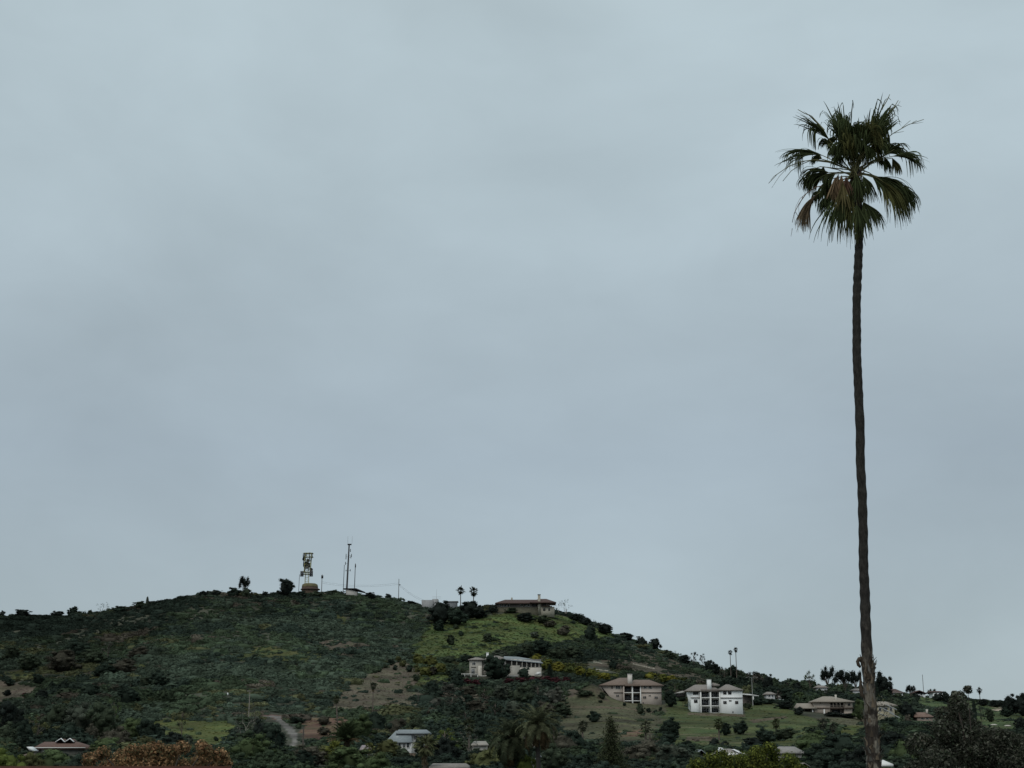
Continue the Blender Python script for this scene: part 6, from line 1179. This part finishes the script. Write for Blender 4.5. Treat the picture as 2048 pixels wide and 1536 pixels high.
# ------------------------------------------------------------------ brush, grass tufts and wood that nobody could count
bushcol = bpy.data.collections.new('brush_shapes')     # shapes only, never shown by themselves
for i in range(5):
    o = bpy.data.objects.new('brush_shape_%d' % i, proto_bush(200 + i, 130, .26).mesh('brush_shape', SCAT)); bushcol.objects.link(o)
woodcol = bpy.data.collections.new('wood_shapes')
for i in range(4):
    _, c = tree_oak(300 + i, 700, .07, True); c.V = [v * np.array([2, 2, 1.0]) for v in c.V]
    o = bpy.data.objects.new('wood_shape_%d' % i, c.mesh('wood_shape', SCAT)); woodcol.objects.link(o)
tuftcol = bpy.data.collections.new('tuft_shapes')
for i in range(3):
    rg_ = np.random.default_rng(400 + i); c = MB(); lobe(c, (0, 0, .1), (1, 1, .7), 40, .5, rg_, lo=.2, top=True); o = bpy.data.objects.new('tuft_shape_%d' % i, c.mesh('tuft_shape', SCAT)); tuftcol.objects.link(o)
def scatter(name, label, cat, col, pts, scl, tint, rg):
    n = len(pts); me = bpy.data.meshes.new(name); me.vertices.add(n); me.vertices.foreach_set('co', pts.astype('f').ravel())
    def att(nm, ty, key, arr):
        a = me.attributes.new(nm, ty, 'POINT'); a.data.foreach_set(key, arr.ravel())
    att('scl', 'FLOAT_VECTOR', 'vector', scl.astype('f')); rot = np.zeros((n, 3)); rot[:, 2] = rg.uniform(-.45, .45, n) + np.pi * rg.integers(0, 2, n); att('rot', 'FLOAT_VECTOR', 'vector', rot.astype('f'))
    att('idx', 'INT', 'value', rg.integers(0, len(col.objects), n).astype('i')); att('tint', 'FLOAT_COLOR', 'color', np.concatenate([tint, np.ones((n, 1))], 1).astype('f'))
    o = bpy.data.objects.new(name, me); C.objects.link(o); tag(o, label, cat, kind='stuff')
    g = bpy.data.node_groups.new(name + '_scatter', 'GeometryNodeTree'); g.interface.new_socket('Geometry', in_out='INPUT', socket_type='NodeSocketGeometry'); g.interface.new_socket('Geometry', in_out='OUTPUT', socket_type='NodeSocketGeometry')
    gi, go = g.nodes.new('NodeGroupInput'), g.nodes.new('NodeGroupOutput'); ip = g.nodes.new('GeometryNodeInstanceOnPoints'); ci = g.nodes.new('GeometryNodeCollectionInfo')
    ci.inputs['Collection'].default_value = col; ci.inputs['Separate Children'].default_value = True; ci.inputs['Reset Children'].default_value = True
    ip.inputs['Pick Instance'].default_value = True; l = g.links.new
    def na(nm, ty): x = g.nodes.new('GeometryNodeInputNamedAttribute'); x.data_type = ty; x.inputs['Name'].default_value = nm; return x.outputs['Attribute']
    l(gi.outputs[0], ip.inputs['Points']); l(ci.outputs[0], ip.inputs['Instance']); l(na('idx', 'INT'), ip.inputs['Instance Index']); l(na('rot', 'FLOAT_VECTOR'), ip.inputs['Rotation']); l(na('scl', 'FLOAT_VECTOR'), ip.inputs['Scale']); l(ip.outputs[0], go.inputs[0])
    md = o.modifiers.new('scatter', 'NODES'); md.node_group = g; return o
def sample(n, y0, y1, umax=.43):
    Y = np.sqrt(rng.uniform(y0 ** 2, y1 ** 2, n)); X = Y * rng.uniform(-umax, umax, n); return X, Y, terr(X, Y)
_ry = hit(575, 1455).y
PROT += [(540, 558, 1433, 1441, hit(548, 1440).y + 20), (562, 580, 1446, 1460, _ry + 20), (577, 592, 1460, 1484, _ry), (610, 634, 1438, 1472, hit(620, 1455).y + 15)]
def clear_of(X, Y, Z, rad, hgt):
    px, py = proj(X, Y, Z); qx, qy = proj(X, Y, Z + hgt); r = rad / Y * FPX * 1.02; ok = np.ones(len(X), bool)
    for x0, x1, a, b_, yh in PROT:
        ok &= ~((Y < yh + .5) & (px + r > x0) & (px - r < x1) & (qy < b_ - 1.5) & (py > a))
        ok &= ~((np.abs(Y - yh - 4) < 9) & (px + r > x0) & (px - r < x1) & (np.abs(py - b_) < 14))
    return ok, px, py, qx, qy
def grove(Y, px, py):
    """likelihood of tall growth: the valley floor and the lee of houses"""
    return np.clip((470 - Y) / 60, 0, 1)
TN = {k: np.array(v) for k, v in {'sage': (.045, .061, .044), 'green': (.043, .061, .037), 'deep': (.030, .042, .033), 'olive': (.070, .076, .040), 'dry': (.078, .070, .054), 'grass': (.11, .15, .03)}.items()}
def tints(X, Y, rg, w):
    """w: weights of the kinds, drifting over the slope in patches"""
    ks = list(w); f = np.stack([w[k] * np.exp(3.2 * fbm(X / 42, Y / 42, 3, 60 + 7 * i) + .38 * rg.normal(0, 1, len(X))) for i, k in enumerate(ks)], 1)
    t = np.stack([TN[k] for k in ks])[np.argmax(f, 1)]; t = t * (1.08 + .75 * fbm(X / 75, Y / 110, 3, 90))[:, None]; return t * rg.uniform(.85, 1.15, (len(X), 1))
# chaparral on the slopes
X, Y, Z = sample(52000, 290, 918); r = rng.uniform(1.2, 2.8, len(X)) * np.where(rng.random(len(X)) < .12, 1.9, 1) * (1 + .5 * np.clip(fbm(X / 30, Y / 30, 2, 77), -.5, 1)); hg = r * rng.uniform(.65, 1.0, len(X))
cv_ = cover(X, Y, Z); open_ = cv_ > 0
r[Y > 880] *= .8; hg[Y > 880] *= .7
ok, px, py, qx, qy = clear_of(X, Y, Z, r, hg); top_c = np.zeros(len(X), bool)
for nm, poly in POLYS:
    if nm in ('lawn', 'drygrass', 'road', 'tan', 'orange'): top_c |= inpoly(qx, qy, poly) & (cv_ == 0) & ~inpoly(px, py, poly)
dens = np.where(px < 870, .97, np.where(px < 1180, .8, .85)); dens = np.where(Y < 410, dens * .35, dens); dens = np.where(open_, 0.018, dens); dens = np.where((cv_ == NAMES.index('meadow')), .09, dens)
dens = np.where(cv_ == NAMES.index('brownslope'), .6, dens); dens = np.where(cv_ == NAMES.index('weeds'), .6, dens); dens = np.where(cv_ == NAMES.index('scree'), .07, dens); dens = np.where(cv_ == NAMES.index('hillgrass'), .05, dens)
keep = ok & (rng.random(len(X)) < dens) & ~(top_c & (rng.random(len(X)) < .8)); r[open_] *= .6; hg[open_] *= .6
X, Y, Z, r, hg = X[keep], Y[keep], Z[keep], r[keep], hg[keep]
print('brush', len(X))
scatter('chaparral_brush', 'dense grey green chaparral covering the hillside', 'brush', bushcol, np.stack([X, Y, Z - .1], 1), np.stack([r * rng.uniform(1.0, 1.9, len(r)), r * .85, hg * .9], 1), tints(X, Y, rng, {'sage': 1.0, 'green': 1.1, 'deep': 1.0, 'olive': .40, 'dry': .36}), rng)
# weeds and grass tufts on the open ground
X, Y, Z = sample(90000, 300, 915); cv_ = cover(X, Y, Z); ok = (cv_ > 0) & (cv_ != NAMES.index('road')) & (cv_ != NAMES.index('path'))
dens = np.where(cv_ == NAMES.index('meadow'), 1.0, np.where(cv_ == NAMES.index('brownslope'), .7, np.where(cv_ == NAMES.index('scree'), 1.0, np.where(cv_ == NAMES.index('lawn'), .18, .4))))
o2, *_ = clear_of(X, Y, Z, X * 0 + .5, X * 0 + .4); keep = ok & o2 & (rng.random(len(X)) < dens); X, Y, Z, cv_ = X[keep], Y[keep], Z[keep], cv_[keep]
base = np.array([COL[n] for n in NAMES])[cv_] * rng.uniform(.7, 1.35, (len(X), 1)); r = rng.uniform(.25, .8, len(X)) * np.where(cv_ == NAMES.index('meadow'), 1.2, .7)
print('tufts', len(X))
scatter('grass_tufts', 'weeds and grass tufts on the open slopes', 'grass', tuftcol, np.stack([X, Y, Z], 1), np.stack([r, r, r * .5], 1), base, rng)
# wood and tall shrubs on the valley floor and in the gaps between the single trees
X, Y, Z = sample(7500, 175, 475); hg = rng.uniform(2.0, 4.8, len(X)) * np.clip((Y + 100) / 400, .6, 1.1); r = hg * rng.uniform(.55, .95, len(X))
cv_ = cover(X, Y, Z); ok, px, py, qx, qy = clear_of(X, Y, Z, r, hg); bad = cv_ > 0
for nm, poly in POLYS:
    if nm in ('lawn', 'drygrass', 'road', 'orange', 'yellowgrass', 'scree'): bad |= inpoly(qx, qy + 6, poly) & (qy < 1478)
keep = ok & ~bad & (rng.random(len(X)) < .25 + .75 * np.clip((480 - Y) / 90, 0, 1)); X, Y, Z, r, hg = X[keep], Y[keep], Z[keep], r[keep], hg[keep]
print('wood', len(X))
A = (X, Y, Z, r, hg)
X, Y, Z = sample(9000, 480, 885, .40); pxx, _ = proj(X, Y, Z); hg = rng.uniform(2.5, 7.0, len(X)); r = hg * rng.uniform(.45, .8, len(X)); r *= np.where(Y > 850, .7, 1); hg *= np.where(Y > 850, .6, 1)
cv_ = cover(X, Y, Z); ok, px, py, qx, qy = clear_of(X, Y, Z, r, hg); bad = cv_ > 0
for nm, poly in POLYS:
    if nm in ('lawn', 'drygrass', 'hillgrass', 'tan', 'orange'): bad |= inpoly(qx, qy + 3, poly)
d_ = np.where((px > 1440) & (px < 1800) & (Y > 560), .62, 0); d_ = np.where((px > 1790) & (py > 1415), .35, d_); d_ = np.where((px < 340) & (Y < 620), .10, d_); d_ = np.where((px > 860) & (px < 1140) & (Y < 650), .30, d_); d_ = np.where((px > 1120) & (px < 1440) & (Y > 600), .03, d_)
keep = ok & ~bad & (rng.random(len(X)) < d_); X, Y, Z, r, hg = [np.concatenate([a, b[keep]]) for a, b in zip(A, (X, Y, Z, r, hg))]
scatter('valley_wood', 'dark mixed trees and tall shrubs filling the valley floor', 'woodland', woodcol, np.stack([X, Y, Z - .3], 1), np.stack([r, r, hg], 1), tints(X, Y, rng, {'sage': .6, 'green': 1.1, 'deep': 1.3, 'olive': .5, 'dry': .4}) * .86, rng)
